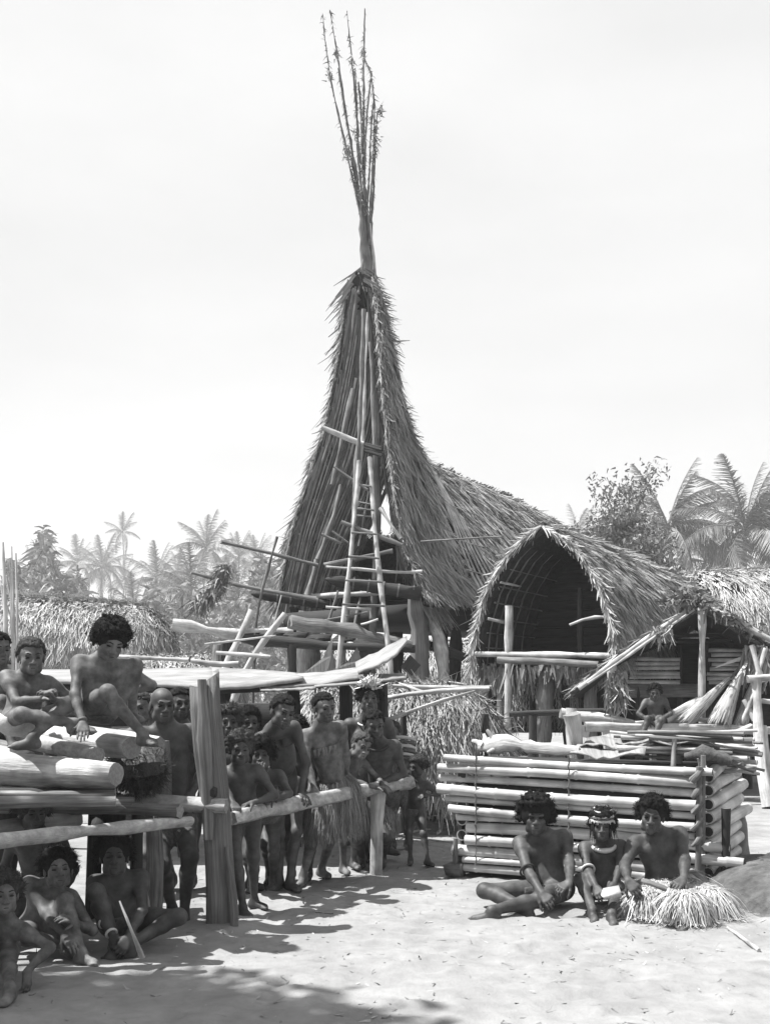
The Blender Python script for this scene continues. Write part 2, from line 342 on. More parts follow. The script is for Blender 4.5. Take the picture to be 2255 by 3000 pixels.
for i in range(6):                                               # poles laid over the gap in the far slope
    s = np.linspace(1.62 + .02 * i, 1.5 + 0.13 * i, 9); t = np.linspace(0.02 + 0.05 * (i % 2), 0.97 - .03 * (i % 3), 9); p = sr(s, t) + RX * 0.09 + A(0, 0, .05)
    obj('roof_pole', tube(MB(), p, 0.022, n=6, wob=.4, seed=i + 30), M['palewood'], hs)
for t in (0.35, 0.6, 0.8): p = sr(np.linspace(1.35, 2.2, 5), np.full(5, t)) + RX * 0.14; obj('batten', tube(MB(), p, 0.014, n=5, wob=.5), M['palewood'], hs)
mb = MB(); c = C0 + AX * 3.6 + A(0, 0, 2.72); box(mb, c, AX * 3.6, RX * 1.5, A(0, 0, .14), jit=.03); obj('floor', mb, M['darkwood'], hs)
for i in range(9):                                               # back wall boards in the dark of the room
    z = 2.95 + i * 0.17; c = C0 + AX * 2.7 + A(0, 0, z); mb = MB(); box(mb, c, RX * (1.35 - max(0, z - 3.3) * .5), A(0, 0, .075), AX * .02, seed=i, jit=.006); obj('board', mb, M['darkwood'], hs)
for (pts, r, mt) in (
    ([(1214, 1745, 18.1), (1226, 1880, 18.1), (1240, 2276, 18.1)], .13, 'greywood'),
    ([(1240, 1745, 18.3), (1262, 1821, 18.3), (1286, 1869, 18.2), (1304, 1990, 18.1), (1316, 2280, 18.1)], [.06, .07, .10, .085, .1], 'palewood'),
    ([(1336, 1800, 20.2), (1330, 2015, 20.2), (1330, 2262, 20.2)], .10, 'darkwood'), ([(1304, 1830, 20.8), (1300, 2255, 20.8)], .05, 'darkwood'),
    ([(862, 1780, 20.1), (860, 2262, 20.1)], .09, 'darkwood'), ([(912, 1790, 19.8), (908, 1905, 19.8), (900, 2266, 19.8)], .24, 'wood'),
    ([(1072, 1780, 20.6), (1070, 2257, 20.6)], .11, 'darkwood'), ([(1155, 1800, 22), (1155, 2242, 22)], .12, 'darkwood'), ([(1440, 1800, 23), (1440, 2232, 23)], .12, 'darkwood')):
    pole(hs, pts, r, mt, 'post', n=9)
for (pts, r, mt) in (
    ([(1216, 1878, 18.3), (1388, 1935, 18.3)], .07, 'darkwood'), ([(905, 1750, 19.0), (1165, 1733, 18.2)], .055, 'palewood')):
    pole(hs, pts, r, mt, 'beam')
for k, (a, b, r) in enumerate((((736, 1740, 18.6), (985, 1774, 18.9), .078), ((952, 1696, 17.9), (1232, 1740, 17.9), .1))):   # beams with bound, pointed ends
    a, b = P(*a), P(*b); t = np.array([0, .04, .07, .16, 1]); rr = np.array([.012, .055, .055, r, r * 1.05])
    be = obj('carved_beam', tube(MB(), [lerp(a, b, q) for q in t], rr, n=10, wob=.12, seed=k, sub=18), [M['darkwood']], hs)
    for q in np.linspace(.3, .92, 5): obj('binding', tube(MB(), [lerp(a, b, q - .008), lerp(a, b, q + .008)], r * 1.13, n=12), M['wood'], be)
for (pts, r, mt) in (
    ([(1067, 905, 18.2), (1051, 1302, 18.1), (1031, 1595, 17.9), (1004, 1960, 17.7)], [.03, .04, .046, .05], 'wood'), ([(1076, 915, 18.3), (1064, 1249, 18.3), (1053, 1391, 18.2)], [.025, .035, .035], 'palewood'),
    ([(1088, 1000, 18.8), (1096, 1180, 18.7), (1104, 1595, 18.6), (1087, 1800, 18.6), (1084, 2266, 18.6)], .075, 'wood'),
    ([(1036, 1140, 18.6), (1010, 1249, 18.6), (975, 1420, 18.7)], .05, 'wood'), ([(1050, 860, 18.9), (1064, 760, 19.0)], .03, 'wood'),
    ([(941, 1251, 18.2), (1064, 1302, 18.2)], .06, 'palewood'), ([(978, 1367, 18.2), (1076, 1436, 18.1)], .035, 'wood'),
    ([(998, 1530, 17.6), (1178, 1598, 17.7)], .055, 'wood'), ([(955, 1661, 17.7), (1080, 1668, 17.7), (1202, 1683, 17.8), (1236, 1674, 17.8)], .045, 'palewood'),
    ([(949, 1655, 17.9), (1150, 1613, 17.9)], .05, 'wood'), ([(940, 1566, 18), (1000, 1592, 18)], .03, 'wood'), ([(972, 1556, 18), (1020, 1590, 18)], .025, 'wood'),
    ([(1115, 1490, 18.4), (1175, 1580, 18.2)], .06, 'palewood'), ([(930, 1640, 18.8), (985, 1500, 18.9), (1000, 1420, 18.9)], .06, 'wood'), ([(905, 1745, 18.9), (930, 1640, 18.8)], .06, 'wood'),
    ([(1056, 1420, 18.6), (1030, 1600, 18.6)], .02, 'wood'), ([(1080, 1440, 18.7), (1050, 1600, 18.7)], .02, 'wood'), ([(1045, 1470, 18.4), (1100, 1480, 18.4)], .02, 'wood'), ([(1040, 1510, 18.4), (1100, 1515, 18.4)], .02, 'wood'),
    ([(1232, 1586, 17.9), (1340, 1578, 17.7), (1470, 1572, 17.5)], .022, 'wood')):
    pole(hs, pts, np.array(r) * .66, mt, 'pole', wob=.55)
# dark bundle tied on the mast
mb = MB()
for i in range(9): a = P(1070 + rg.uniform(-3, 3), 1300 + i * 2.6, 18.1); tube(mb, [a, P(1120 + rg.uniform(-4, 4), 1312 + i * 3, 18.0)], .02, n=5, wob=.4, seed=i)
obj('stick_bundle', mb, M['darkwood'], hs, kind='stuff')
# the poles that burst out of the top
d0 = 19.15
ms = obj('mast', tube(MB(), [P(1084, 1010, d0), P(1077, 800, d0), P(1066, 700, d0), P(1062, 640, d0)], [.1, .09, .07, .05], n=9, wob=.5, sub=12, seed=4), M['wood'], hs)
pole(hs, [(1102, 850, d0), (1097, 770, d0), (1083, 655, d0)], .03, 'palewood', 'finial_pole')
fans = ([(1062, 700), (1056, 630), (1012, 439), (969, 236), (950, 110), (945, 40)], [(1064, 700), (1060, 640), (1040, 521), (1012, 325), (987, 150), (966, 30)], [(1066, 690), (1060, 600), (1046, 366), (1030, 183), (1016, 33)],
        [(1070, 690), (1066, 600), (1064, 366), (1060, 203), (1068, 25)], [(1080, 700), (1083, 640), (1093, 468), (1099, 325), (1089, 212), (1066, 172), (1064, 140)], [(1074, 690), (1066, 560), (1068, 400), (1082, 260), (1090, 215)],
        [(1070, 640), (1052, 480), (1046, 330), (1040, 200)], [(1074, 720), (1070, 560), (1062, 420), (1056, 300), (1050, 240)], [(1080, 720), (1078, 600), (1084, 470), (1086, 360), (1094, 300)], [(1068, 720), (1050, 560), (1034, 460), (1010, 330), (990, 200)], [(1086, 760), (1088, 640), (1096, 540), (1100, 400), (1106, 330)], [(1072, 700), (1064, 520), (1058, 400), (1066, 280)], [(1078, 740), (1070, 640), (1040, 530), (1020, 430)])
for i, f in enumerate(fans):
    dd = d0 + 0.35 * math.sin(i * 2.1); q = [P(x, y, lerp(d0, dd, k / (len(f) - 1))) for k, (x, y) in enumerate(f)]
    fp = obj('finial_pole', tube(MB(), q, np.linspace(.026, .009, len(q)), n=6, wob=.7, sub=34, seed=i + 60), M['wood'], hs)
    mb = MB(); nb = 110; u = rg.uniform(.12, 1, nb) ** 0.8; L = np.linspace(0, 1, len(q)); c = np.stack([np.interp(u, L, np.array(q)[:, k]) for k in range(3)], 1)   # dry leaf scraps tied along it
    dr = rg.normal(0, 1, (nb, 3)); dr[:, 2] -= .6; blades(mb, c, dr, rg.normal(0, 1, (nb, 3)), rg.uniform(.03, .1, nb), rg.uniform(.01, .022, nb), droop=.4, seed=i)
    obj('leaf_scraps', mb, M['thatch'], fp, kind='stuff', smooth=False)
for i, (x, y, r) in enumerate(((964, 220, .06), (1042, 392, .06), (1012, 440, .055), (1115, 322, .05), (1060, 462, .05), (1044, 535, .06), (1094, 455, .05), (1100, 405, .08), (1101, 360, .08), (985, 160, .045), (1066, 155, .045), (1030, 178, .04))):
    mb = MB(); nb = 34; c = P(x, y, d0 + .1) + rg.normal(0, r * .6, (nb, 3)) * A(.7, .7, 1.6); blades(mb, c, rg.normal(0, 1, (nb, 3)) - A(0, 0, .5), rg.normal(0, 1, (nb, 3)), rg.uniform(.04, .11, nb), .022, seed=i); obj('tuft', mb, M['thatch'], hs, kind='stuff', smooth=False)

# ------------------------------------------------------------------ log platform with struts in front of the spire house
lp = thing('log_platform', A(-.9, 17.2, 0), 'raised platform of logs and planks on posts below the spire house', 'platform')
for (pts, r, mt, nm) in (
    ([(504, 1829, 16.9), (600, 1846, 17.0), (706, 1861, 17.1)], .11, 'palewood', 'log'), ([(850, 1822, 16.6), (960, 1838, 16.9), (1080, 1866, 17.2), (1204, 1890, 17.5)], [.125, .115, .11, .09], 'wood', 'log'),
    ([(700, 1848, 17.2), (860, 1846, 17.3)], .07, 'palewood', 'log'), ([(700, 1872, 17.4), (960, 1892, 17.5), (1215, 1902, 17.6)], .09, 'darkwood', 'log'),
    ([(666, 1880, 17.4), (664, 2300, 17.4)], .13, 'darkwood', 'post'), ([(859, 1890, 17.4), (862, 2300, 17.4)], .085, 'darkwood', 'post'), ([(1072, 1885, 17.6), (1072, 2297, 17.6)], .085, 'darkwood', 'post'), ([(640, 1890, 18.6), (632, 2283, 18.6)], .09, 'wood', 'post'),
    ([(740, 1788, 16.8), (700, 1870, 16.8), (655, 1960, 16.8), (560, 2311, 16.9)], .06, 'palewood', 'strut'), ([(836, 1796, 16.6), (770, 1880, 16.6), (715, 1952, 16.6), (600, 2314, 16.6)], .065, 'palewood', 'strut'),
    ([(811, 1574, 17.6), (785, 1660, 17.6), (763, 1740, 17.6), (745, 1836, 17.6), (735, 2296, 17.6)], .04, 'wood', 'upright'),
    ([(648, 1585, 17.5), (931, 1655, 18.2)], .055, 'wood', 'pole'), ([(561, 1677, 17.5), (700, 1716, 17.8), (925, 1757, 18.3)], .05, 'wood', 'pole'),
    ([(600, 1888, 16.4), (700, 1876, 16.5), (808, 1862, 16.5)], .022, 'palewood', 'rung'), ([(633, 1911, 16.4), (793, 1924, 16.4)], .035, 'palewood', 'rung'),
    ([(955, 1778, 17.3), (1087, 1785, 17.4)], .022, 'palewood', 'rung'), ([(938, 1820, 17.2), (1076, 1793, 17.3)], .02, 'wood', 'rung'), ([(1057, 1831, 17.2), (1108, 1815, 17.2)], .025, 'palewood', 'rung'),
    ([(960, 1825, 18.4), (990, 1730, 18.6)], .03, 'wood', 'pole'), ([(1040, 1830, 18.4), (1062, 1720, 18.6)], .03, 'wood', 'pole'), ([(800, 1840, 18.0), (826, 1740, 18.6)], .02, 'wood', 'pole')):
    pole(lp, pts, np.array(r) * (.7 if nm not in ('log', 'post') else .85), mt, nm, wob=.5)
for i in range(7):
    a, b = P(720 + i * 70, 1858 + i * 5, 17.6), P(735 + i * 70, 1846 + i * 5, 18.9); mb = MB(); box(mb, (a + b) / 2, (b - a) / 2, A(.17, 0, 0), A(0, 0, .03), seed=i, jit=.012); obj('plank', mb, M['darkwood'], lp)
ld = thing('ladder', G(1141, 2300), 'long pale two-pole ladder leaning up into the spire house gable', 'ladder')
pole(ld, [(1083, 1340, 18.0), (1096, 1560, 17.6), (1116, 1740, 17.3), (1142, 1905, 17.0), (1165, 2308, 16.9)], .036, 'palewood', 'rail', wob=.5)
pole(ld, [(1050, 1350, 17.9), (1030, 1600, 17.5), (1008, 1800, 17.2), (990, 1930, 17.0), (975, 2309, 16.9)], .034, 'palewood', 'rail', wob=.5)
for i in range(6): y = 1420 + i * 70; pole(ld, [(1047 - i * 9, y, 17.8 - i * .14), (1088 + i * 8, y + 5, 17.8 - i * .14)], .018, 'wood', 'rung')
# bundle of dry leaves hung on the left pole end
mb = MB(); nb = 420; u = rg.random(nb); c = np.stack([np.interp(u, [0, .4, .7, 1], P(x, 0, 17.3)[0] * 0 + np.array([P(660, 1660, 17.3)[k], P(645, 1705, 17.3)[k], P(610, 1745, 17.3)[k], P(580, 1770, 17.3)[k]])) for k, x in ((0, 0), (1, 0), (2, 0))], 1)
c += rg.normal(0, 1, (nb, 3)) * (A(.055, .055, .05)); blades(mb, c, rg.normal(0, .4, (nb, 3)) + A(-.25, 0, -.8), rg.normal(0, 1, (nb, 3)), rg.uniform(.12, .3, nb), .03, seed=2, sh=rg.uniform(0, .5, nb))
obj('leaf_bundle', mb, M['thatch'], None, 'dark bundle of dry leaves hanging from the scaffold pole by the palms', 'leaf bundle', smooth=False)

# ------------------------------------------------------------------ the arched house
D0 = A(2.38, 17.0, 0); BX = nrm(A(.55, .835, 0)); BR = A(BX[1], -BX[0], 0)
ah = thing('arched_house', D0, 'thatched stilt house with a dark pointed-arch front opening', 'house')
def arch(side):
    def f(s, t):
        s, t = np.asarray(s, float), np.asarray(t, float)
        zr = 3.95 - 0.035 * s - 0.012 * s * np.maximum(s - 3, 0); u = side * 1.15 * np.interp(t, [0, .05, .1, .2, .45, .72, 1, 1.1], [0, .15, .29, .5, .81, .965, 1.02, 1.03])
        z = zr + (1.86 - zr) * t
        return D0 + s[..., None] * BX + u[..., None] * BR + A(0, 0, 1) * z[..., None]
    return f
al_, ar_ = arch(-1), arch(1)
roof(ah, al_, -1, (0, 6.8), 40, 26, 3500, .4, .05, 'thatch', 31, tilt=(.04, .3))
roof(ah, ar_, 1, (0, 6.8), 40, 26, 8500, .42, .055, 'thatch', 32, tilt=(.02, .22), shb=(1.4, 1.3))
mb = MB()
for sf, side, n_ in ((al_, -1, 1300), (ar_, 1, 1500)):
    t = rg.uniform(0, 1, n_); s = rg.uniform(-.08, .05, n_); p = sf(s, t); dn = sf(s, t + 1e-3) - sf(s, t); dn /= np.linalg.norm(dn, axis=1)[:, None]
    D = dn + rg.normal(0, .22, (n_, 3)) - BX * rg.uniform(-.1, .25, n_)[:, None] + BR * side * .12
    blades(mb, p, D, np.tile(-BX, (n_, 1)) + rg.normal(0, .4, (n_, 3)), rg.uniform(.1, .27, n_), rg.uniform(.018, .034, n_), droop=.1, seed=side + 9, sh=rg.beta(2, 1.5, n_), seg=3, curl=.2)
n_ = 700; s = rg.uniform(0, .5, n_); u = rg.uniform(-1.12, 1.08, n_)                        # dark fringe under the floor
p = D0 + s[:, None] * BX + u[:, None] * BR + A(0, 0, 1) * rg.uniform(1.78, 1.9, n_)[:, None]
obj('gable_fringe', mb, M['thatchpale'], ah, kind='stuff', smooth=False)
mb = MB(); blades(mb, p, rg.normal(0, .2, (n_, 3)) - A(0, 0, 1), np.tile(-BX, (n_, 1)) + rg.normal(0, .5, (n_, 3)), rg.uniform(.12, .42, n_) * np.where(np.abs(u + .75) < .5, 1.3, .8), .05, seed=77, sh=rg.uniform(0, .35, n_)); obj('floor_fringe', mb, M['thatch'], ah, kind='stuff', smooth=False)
mb = MB(); box(mb, D0 + BX * 3.2 + A(0, 0, 1.87), BX * 3.1, BR * 1.15, A(0, 0, .045), jit=.02); obj('floor', mb, M['darkwood'], ah)
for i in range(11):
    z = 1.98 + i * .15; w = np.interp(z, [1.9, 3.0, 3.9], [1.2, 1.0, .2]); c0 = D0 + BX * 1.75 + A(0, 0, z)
    mb = MB(); box(mb, c0 + BR * .0, BR * w, A(0, 0, .068), BX * .015 * (1 + i % 2), seed=i, jit=.006); obj('wall_board', mb, M['darkwood'], ah)  # boards coloured near black so the interior looks deep in shade
for i, s in enumerate((.15, .4, .65, .95, 1.3)):
    for sf, side in ((al_, -1), (ar_, 1)): p = sf(np.full(12, s), np.linspace(.03, 1, 12)) - BR * side * .14; obj('rib', tube(MB(), p, .013, n=6, wob=.3, seed=i), M['wood'], ah)
for i, t in enumerate((.3, .42, .54, .65, .76, .87)): p = al_(np.linspace(.02, 1.7, 6), np.full(6, t)) + BR * .16; obj('batten', tube(MB(), p, .011, n=5, wob=.6, seed=i), M['wood'], ah)
for (pts, r, mt, nm) in (
    ([(1492, 1775, 17.35), (1490, 1930, 17.35), (1488, 2301, 17.35)], .06, 'palewood', 'post'), ([(1468, 1950, 17.5), (1462, 2299, 17.5)], .08, 'wood', 'post'), ([(1602, 1940, 17.3), (1598, 2060, 17.3), (1588, 2302, 17.3)], [.15, .17, .19], 'wood', 'post'),
    ([(1646, 1960, 17.6), (1668, 2297, 17.6)], .08, 'darkwood', 'post'), ([(1697, 1722, 17.3), (1703, 2302, 17.3)], .05, 'darkwood', 'post'), ([(1728, 1980, 16.9), (1730, 2309, 16.9)], .12, 'wood', 'post'), ([(1425, 1900, 17.9), (1412, 2293, 17.9)], .07, 'wood', 'post'),
    ([(1760, 1960, 18.5), (1765, 2284, 18.5)], .07, 'darkwood', 'post'), ([(1560, 1960, 20), (1560, 2264, 20)], .09, 'darkwood', 'post'),
    ([(1392, 1918, 17.55), (1590, 1922, 17.1), (1790, 1922, 16.5)], .05, 'palewood', 'floor_log'), ([(1455, 1934, 17.2), (1600, 1940, 16.9), (1752, 1946, 16.5)], .06, 'wood', 'floor_log'),
    ([(1428, 1812, 17.4), (1500, 1828, 17.5)], .025, 'palewood', 'rail'), ([(1465, 1706, 17.3), (1525, 1718, 17.6)], .02, 'palewood', 'rail')):
    pole(ah, pts, np.array(r) * .85, mt, nm, wob=.45)
br = pole(None, [(1667, 1831, 16.7), (1690, 1822, 16.7), (1709, 1806, 16.7), (1740, 1803, 16.7), (1779, 1808, 16.6)], [.015, .02, .025, .022, .02], 'palewood', 'crooked_stick', label='crooked pale stick poking out of the arched house thatch', cat='stick')

# ------------------------------------------------------------------ low gable hut on the right
E0 = P(2045, 1775, 15.4); E0[2] = 0; EX = nrm(A(.25, .97, 0)); ER = A(EX[1], -EX[0], 0); EA = P(2045, 1775, 15.4)[2]
gh = thing('gable_hut', E0, 'low open-fronted hut with pitched thatch roof and slatted wall', 'hut')
def gab(side):
    def f(s, t):
        s, t = np.asarray(s, float), np.asarray(t, float)
        u = side * 1.75 * t; z = EA - 1.2 * t - .03 * s + .05 * np.sin(t * 3)
        return E0 + s[..., None] * EX + u[..., None] * ER + A(0, 0, 1) * z[..., None]
    return f
roof(gh, gab(-1), -1, (0.1, 3.2), 20, 14, 1300, .3, .05, 'thatch', 41, thick=.06, tilt=(0, .15), lat=.08)
roof(gh, gab(1), 1, (0.05, 3.2), 20, 14, 2200, .35, .05, 'thatch', 42, thick=.06, tilt=(0.02, .25))
for (pts, r, mt, nm) in (
    ([(2040, 1768, 15.3), (1870, 1886, 15.25), (1694, 2018, 15.2)], .03, 'palewood', 'bargeboard'), ([(2032, 1786, 15.22), (1870, 1900, 15.2), (1720, 2004, 15.15)], .022, 'palewood', 'bargeboard'), ([(2068, 1775, 15.3), (2160, 1822, 15.2), (2290, 1892, 15.0)], .04, 'palewood', 'bargeboard'),
    ([(2054, 1772, 15.35), (2064, 1849, 15.35), (2052, 1930, 15.35), (2054, 2050, 15.35), (2056, 2337, 15.35)], .058, 'palewood', 'post'), ([(1790, 1950, 15.5), (1800, 2060, 15.5), (1806, 2335, 15.5)], .08, 'palewood', 'post'),
    ([(1870, 1925, 16.8), (1870, 2311, 16.8)], .06, 'darkwood', 'post'), ([(2072, 1880, 16.8), (2072, 2311, 16.8)], .05, 'darkwood', 'post'), ([(1992, 1890, 16.8), (1992, 2311, 16.8)], .05, 'darkwood', 'post'), ([(2190, 1900, 16.6), (2190, 2311, 16.6)], .06, 'darkwood', 'post')):
    pole(gh, pts, np.array(r) * .9, mt, nm, wob=.45)
for (x0, x1, ys) in ((1845, 1990, (1930, 1945, 1958, 1971, 1984, 1997)), (2075, 2182, (1905, 1919, 1933, 1946, 1960, 1974, 1987, 1999)), (1840, 2052, (2024,)), (1900, 2200, (1880, 1862))):
    for i, y in enumerate(ys):
        a, b = P(x0 + rg.uniform(-8, 8), y, 16.75), P(x1, y + rg.uniform(-2, 2), 16.7); hgt = .1 if y == 2024 else .027
        mb = MB(); box(mb, (a + b) / 2, (b - a) / 2, A(0, 0, hgt), A(0, .012, 0), seed=i, jit=.004); obj('wall_slat', mb, M['bamboo' if hgt < .05 and y > 1890 else 'darkwood' if y < 1890 else 'wood'], gh)
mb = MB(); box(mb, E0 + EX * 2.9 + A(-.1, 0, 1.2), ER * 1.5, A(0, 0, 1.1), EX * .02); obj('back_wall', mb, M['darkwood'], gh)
mb = MB(); nb = 170; c = P(2008, 1752, 15.2) + rg.normal(0, 1, (nb, 3)) * A(.12, .1, .09); c2 = np.array([lerp(P(2050, 1770, 15.2), P(2220, 1850, 15.1), q) for q in rg.random(120)]) + rg.normal(0, .04, (120, 3)); c = np.vstack([c, c2]); nb = len(c)
blades(mb, c, rg.normal(0, 1, (nb, 3)), rg.normal(0, 1, (nb, 3)), rg.uniform(.06, .16, nb), .045, droop=.3, seed=8, seg=3, curl=.3, sh=rg.uniform(0, .9, nb)); obj('ridge_leaves', mb, M['leaf'], gh, kind='stuff', smooth=False)
mb = MB(); nb = 260; c = np.vstack([P(1940, 1840, 15.2) + rg.normal(0, 1, (60, 3)) * A(.07, .03, .02), np.array([P(1790 + rg.uniform(-15, 45), 1965 + rg.uniform(0, 100), 15.2) for _ in range(200)])]); blades(mb, c, rg.normal(0, .3, (nb, 3)) - A(0, 0, 1), rg.normal(0, 1, (nb, 3)), rg.uniform(.1, .3, nb), .03, seed=18, seg=3, curl=.3); obj('hanging_leaves', mb, M['thatch'], gh, kind='stuff', smooth=False)
# bench of poles before it
bn = thing('pole_bench', G(1960, 2360), 'long bench of pale logs on short posts before the gable hut', 'bench')
for (pts, r, mt, nm) in (
    ([(1712, 2124, 14.9), (1960, 2128, 14.9), (2260, 2138, 14.9)], .075, 'palewood', 'seat_log'), ([(1640, 2088, 15.2), (1764, 2108, 15.2), (1860, 2120, 15.2)], [.07, .08, .04], 'palewood', 'seat_log'), ([(1490, 2092, 15.6), (1640, 2088, 15.5), (1800, 2084, 15.4)], .055, 'darkwood', 'seat_log'),
    ([(1860, 2120, 15.0), (2010, 2106, 15.0), (2090, 2108, 15.0)], .035, 'palewood', 'seat_log'),
    ([(1673, 2075, 14.9), (1668, 2120, 14.9), (1672, 2347, 14.9)], .07, 'palewood', 'leg'), ([(1712, 2125, 14.95), (1712, 2346, 14.95)], .07, 'palewood', 'leg'), ([(1780, 2130, 15.0), (1780, 2345, 15.0)], .085, 'palewood', 'leg'), ([(1910, 2135, 15), (1912, 2345, 15)], .06, 'wood', 'leg'), ([(2080, 2140, 15), (2080, 2345, 15)], .06, 'wood', 'leg'), ([(1560, 2095, 15.5), (1560, 2334, 15.5)], .06, 'darkwood', 'leg'),
    ([(2200, 2128, 14.7), (2140, 2160, 14.5), (2090, 2180, 14.4)], .055, 'palewood', 'brace')):
    pole(bn, pts, np.array(r) * .85, mt, nm, wob=.45)
# straw bundles leaning on the wall
def straw_bundle(a, b, ra, rb, label, seed):
    a, b = P(*a), P(*b); t = thing('straw_bundle', b, label, 'straw bundle', 'straw bundles at the gable hut')
    obj('core', tube(MB(), [a, lerp(a, b, .3), lerp(a, b, .7), b], [ra * .8, lerp(ra, rb, .35), lerp(ra, rb, .8), rb * .95], n=14, wob=.1, sub=6), M['straw'], t)
    rg = np.random.default_rng(seed); n_ = 1300; x, y, z = frame(b - a); ph = rg.uniform(0, 6.28, n_); q = rg.uniform(-.08, .92, n_)
    dr = np.cos(ph)[:, None] * x + np.sin(ph)[:, None] * y; r = lerp(ra, rb, q); c = a + (b - a) * q[:, None] + dr * r[:, None]
    mb = MB(); blades(mb, c, (b - a) / np.linalg.norm(b - a) + dr * ((rb - ra) / np.linalg.norm(b - a)) + rg.normal(0, .03, (n_, 3)), dr, rg.uniform(.12, .26, n_), .012, seed=seed); obj('straw', mb, M['straw'], t, kind='stuff', smooth=False)
straw_bundle((2126, 1996, 15.2), (2010, 2110, 14.95), .035, .11, 'smooth pale straw bundle lying against its fuller neighbour', 1)
straw_bundle((2166, 1978, 15.1), (2108, 2112, 14.9), .035, .15, 'fullest upright straw bundle with a tied tip by the post', 2)
straw_bundle((2200, 2010, 15.2), (2170, 2120, 15.0), .03, .09, 'small rough straw bundle half hidden beside the side posts', 3)
lg = pole(None, [(2046, 2058, 15.2), (1990, 2086, 15.0), (1945, 2108, 14.9)], .06, 'palewood', 'log', label='short pale log leaning against the hut wall beside the straw bundles', cat='log')
sf_ = thing('side_rack', G(2225, 2350), 'rough rack of crooked pale poles at the hut side', 'rack')
for (pts, r) in (([(2213, 1990, 14.7), (2222, 2130, 14.6), (2222, 2240, 14.2), (2244, 2330, 14.0), (2248, 2366, 14.0)], .06), ([(2232, 2130, 14.7), (2248, 2240, 14.4), (2262, 2360, 14.3)], .05), ([(2190, 1990, 14.7), (2300, 1982, 14.7)], .05), ([(2170, 2120, 14.9), (2215, 2020, 14.8)], .03), ([(2180, 2050, 14.9), (2210, 2110, 14.8)], .03), ([(2200, 1890, 15), (2230, 2000, 14.9)], .035), ([(2240, 1900, 15), (2205, 2010, 14.9)], .03), ([(2215, 2050, 14.8), (2300, 2060, 14.8)], .035)): pole(sf_, pts, r, 'palewood', 'pole')
mb = MB(); nb = 200; c = np.array([P(2190 + rg.uniform(-15, 70), 1890 + rg.uniform(0, 60), 15.2) for _ in range(nb)]); blades(mb, c, rg.normal(0, .3, (nb, 3)) - A(.2, 0, 1), rg.normal(0, 1, (nb, 3)), rg.uniform(.2, .5, nb), .05, seed=19); obj('hanging_straw', mb, M['thatchpale'], sf_, kind='stuff', smooth=False)

# ------------------------------------------------------------------ thatched houses farther back
def barrel(o, ax, L, w, zb, zr, sag=0.0, endround=0.0, end0=0.0):
    ax = nrm(ax); r = A(ax[1], -ax[0], 0)
    def mkf(side):
        def f(s, t):
            s, t = np.asarray(s, float), np.asarray(t, float)
            k = np.where(s > L - endround, np.sqrt(np.clip(1 - ((s - L + endround) / max(endround, 1e-6)) ** 2, .02, 1)), 1.0) if endround else 1.0
            if end0: k = k * np.where(s < end0, np.sqrt(np.clip(1 - ((end0 - s) / end0) ** 2, .02, 1)), 1.0)
            t = np.clip(t, 0, 1.2); a = t * math.pi / 2; u = side * w * np.clip(np.sin(a), 0, 1) ** .9 * (.35 + .65 * k); z = zb + (zr - zb - sag * s) * np.clip(np.cos(a), 0, 1) ** .8 * k
            return o + s[..., None] * ax + u[..., None] * r + A(0, 0, 1) * z[..., None]
        return f
    return mkf(-1), mkf(1)
o = P(-120, 1900, 27); o[2] = 0
lh = thing('long_house', o, 'long low thatched house with rounded roof behind the seated boys', 'house')
fl, fr = barrel(o, (1, .0, 0), 5.3, 1.6, 2.05, 3.75, .06, 1.1)
roof(lh, fr, 1, (0, 5.28), 34, 16, 5200, .36, .055, 'thatchpale', 51, tilt=(.05, .4), lat=.3)
roof(lh, fl, -1, (0, 5.28), 20, 8, 400, .36, .06, 'thatchpale', 52)
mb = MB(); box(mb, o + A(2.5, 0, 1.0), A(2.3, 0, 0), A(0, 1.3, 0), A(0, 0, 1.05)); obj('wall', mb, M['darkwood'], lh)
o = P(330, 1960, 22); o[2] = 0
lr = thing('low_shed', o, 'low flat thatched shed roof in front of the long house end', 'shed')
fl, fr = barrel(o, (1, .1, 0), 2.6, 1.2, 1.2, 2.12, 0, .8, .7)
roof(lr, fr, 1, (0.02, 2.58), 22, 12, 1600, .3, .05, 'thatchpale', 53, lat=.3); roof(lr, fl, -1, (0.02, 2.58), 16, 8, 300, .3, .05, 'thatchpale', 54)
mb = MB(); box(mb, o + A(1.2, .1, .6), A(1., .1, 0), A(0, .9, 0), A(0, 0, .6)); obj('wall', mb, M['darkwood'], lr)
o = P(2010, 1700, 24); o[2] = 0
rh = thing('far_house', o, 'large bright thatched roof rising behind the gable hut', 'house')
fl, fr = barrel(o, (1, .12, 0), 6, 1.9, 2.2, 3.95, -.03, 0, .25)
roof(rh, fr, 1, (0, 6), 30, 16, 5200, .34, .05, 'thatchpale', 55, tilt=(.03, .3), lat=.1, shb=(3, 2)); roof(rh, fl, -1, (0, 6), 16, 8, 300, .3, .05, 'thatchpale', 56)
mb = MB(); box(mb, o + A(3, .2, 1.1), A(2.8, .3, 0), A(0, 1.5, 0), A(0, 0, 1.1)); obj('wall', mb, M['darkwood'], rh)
o = P(1330, 2000, 27); o[2] = 0
bh = thing('back_house', o, 'pale thatched wall glimpsed between the stilts of the arched house', 'house')
fl, fr = barrel(o + A(-3.2, 0, 0), (1, 0, 0), 8, 1.5, .5, 2.6); roof(bh, fr, 1, (0, 8), 30, 14, 3800, .32, .05, 'thatchpale', 57, lat=.3); roof(bh, fl, -1, (0, 8), 14, 6, 200, .3, .05, 'thatchpale', 58)

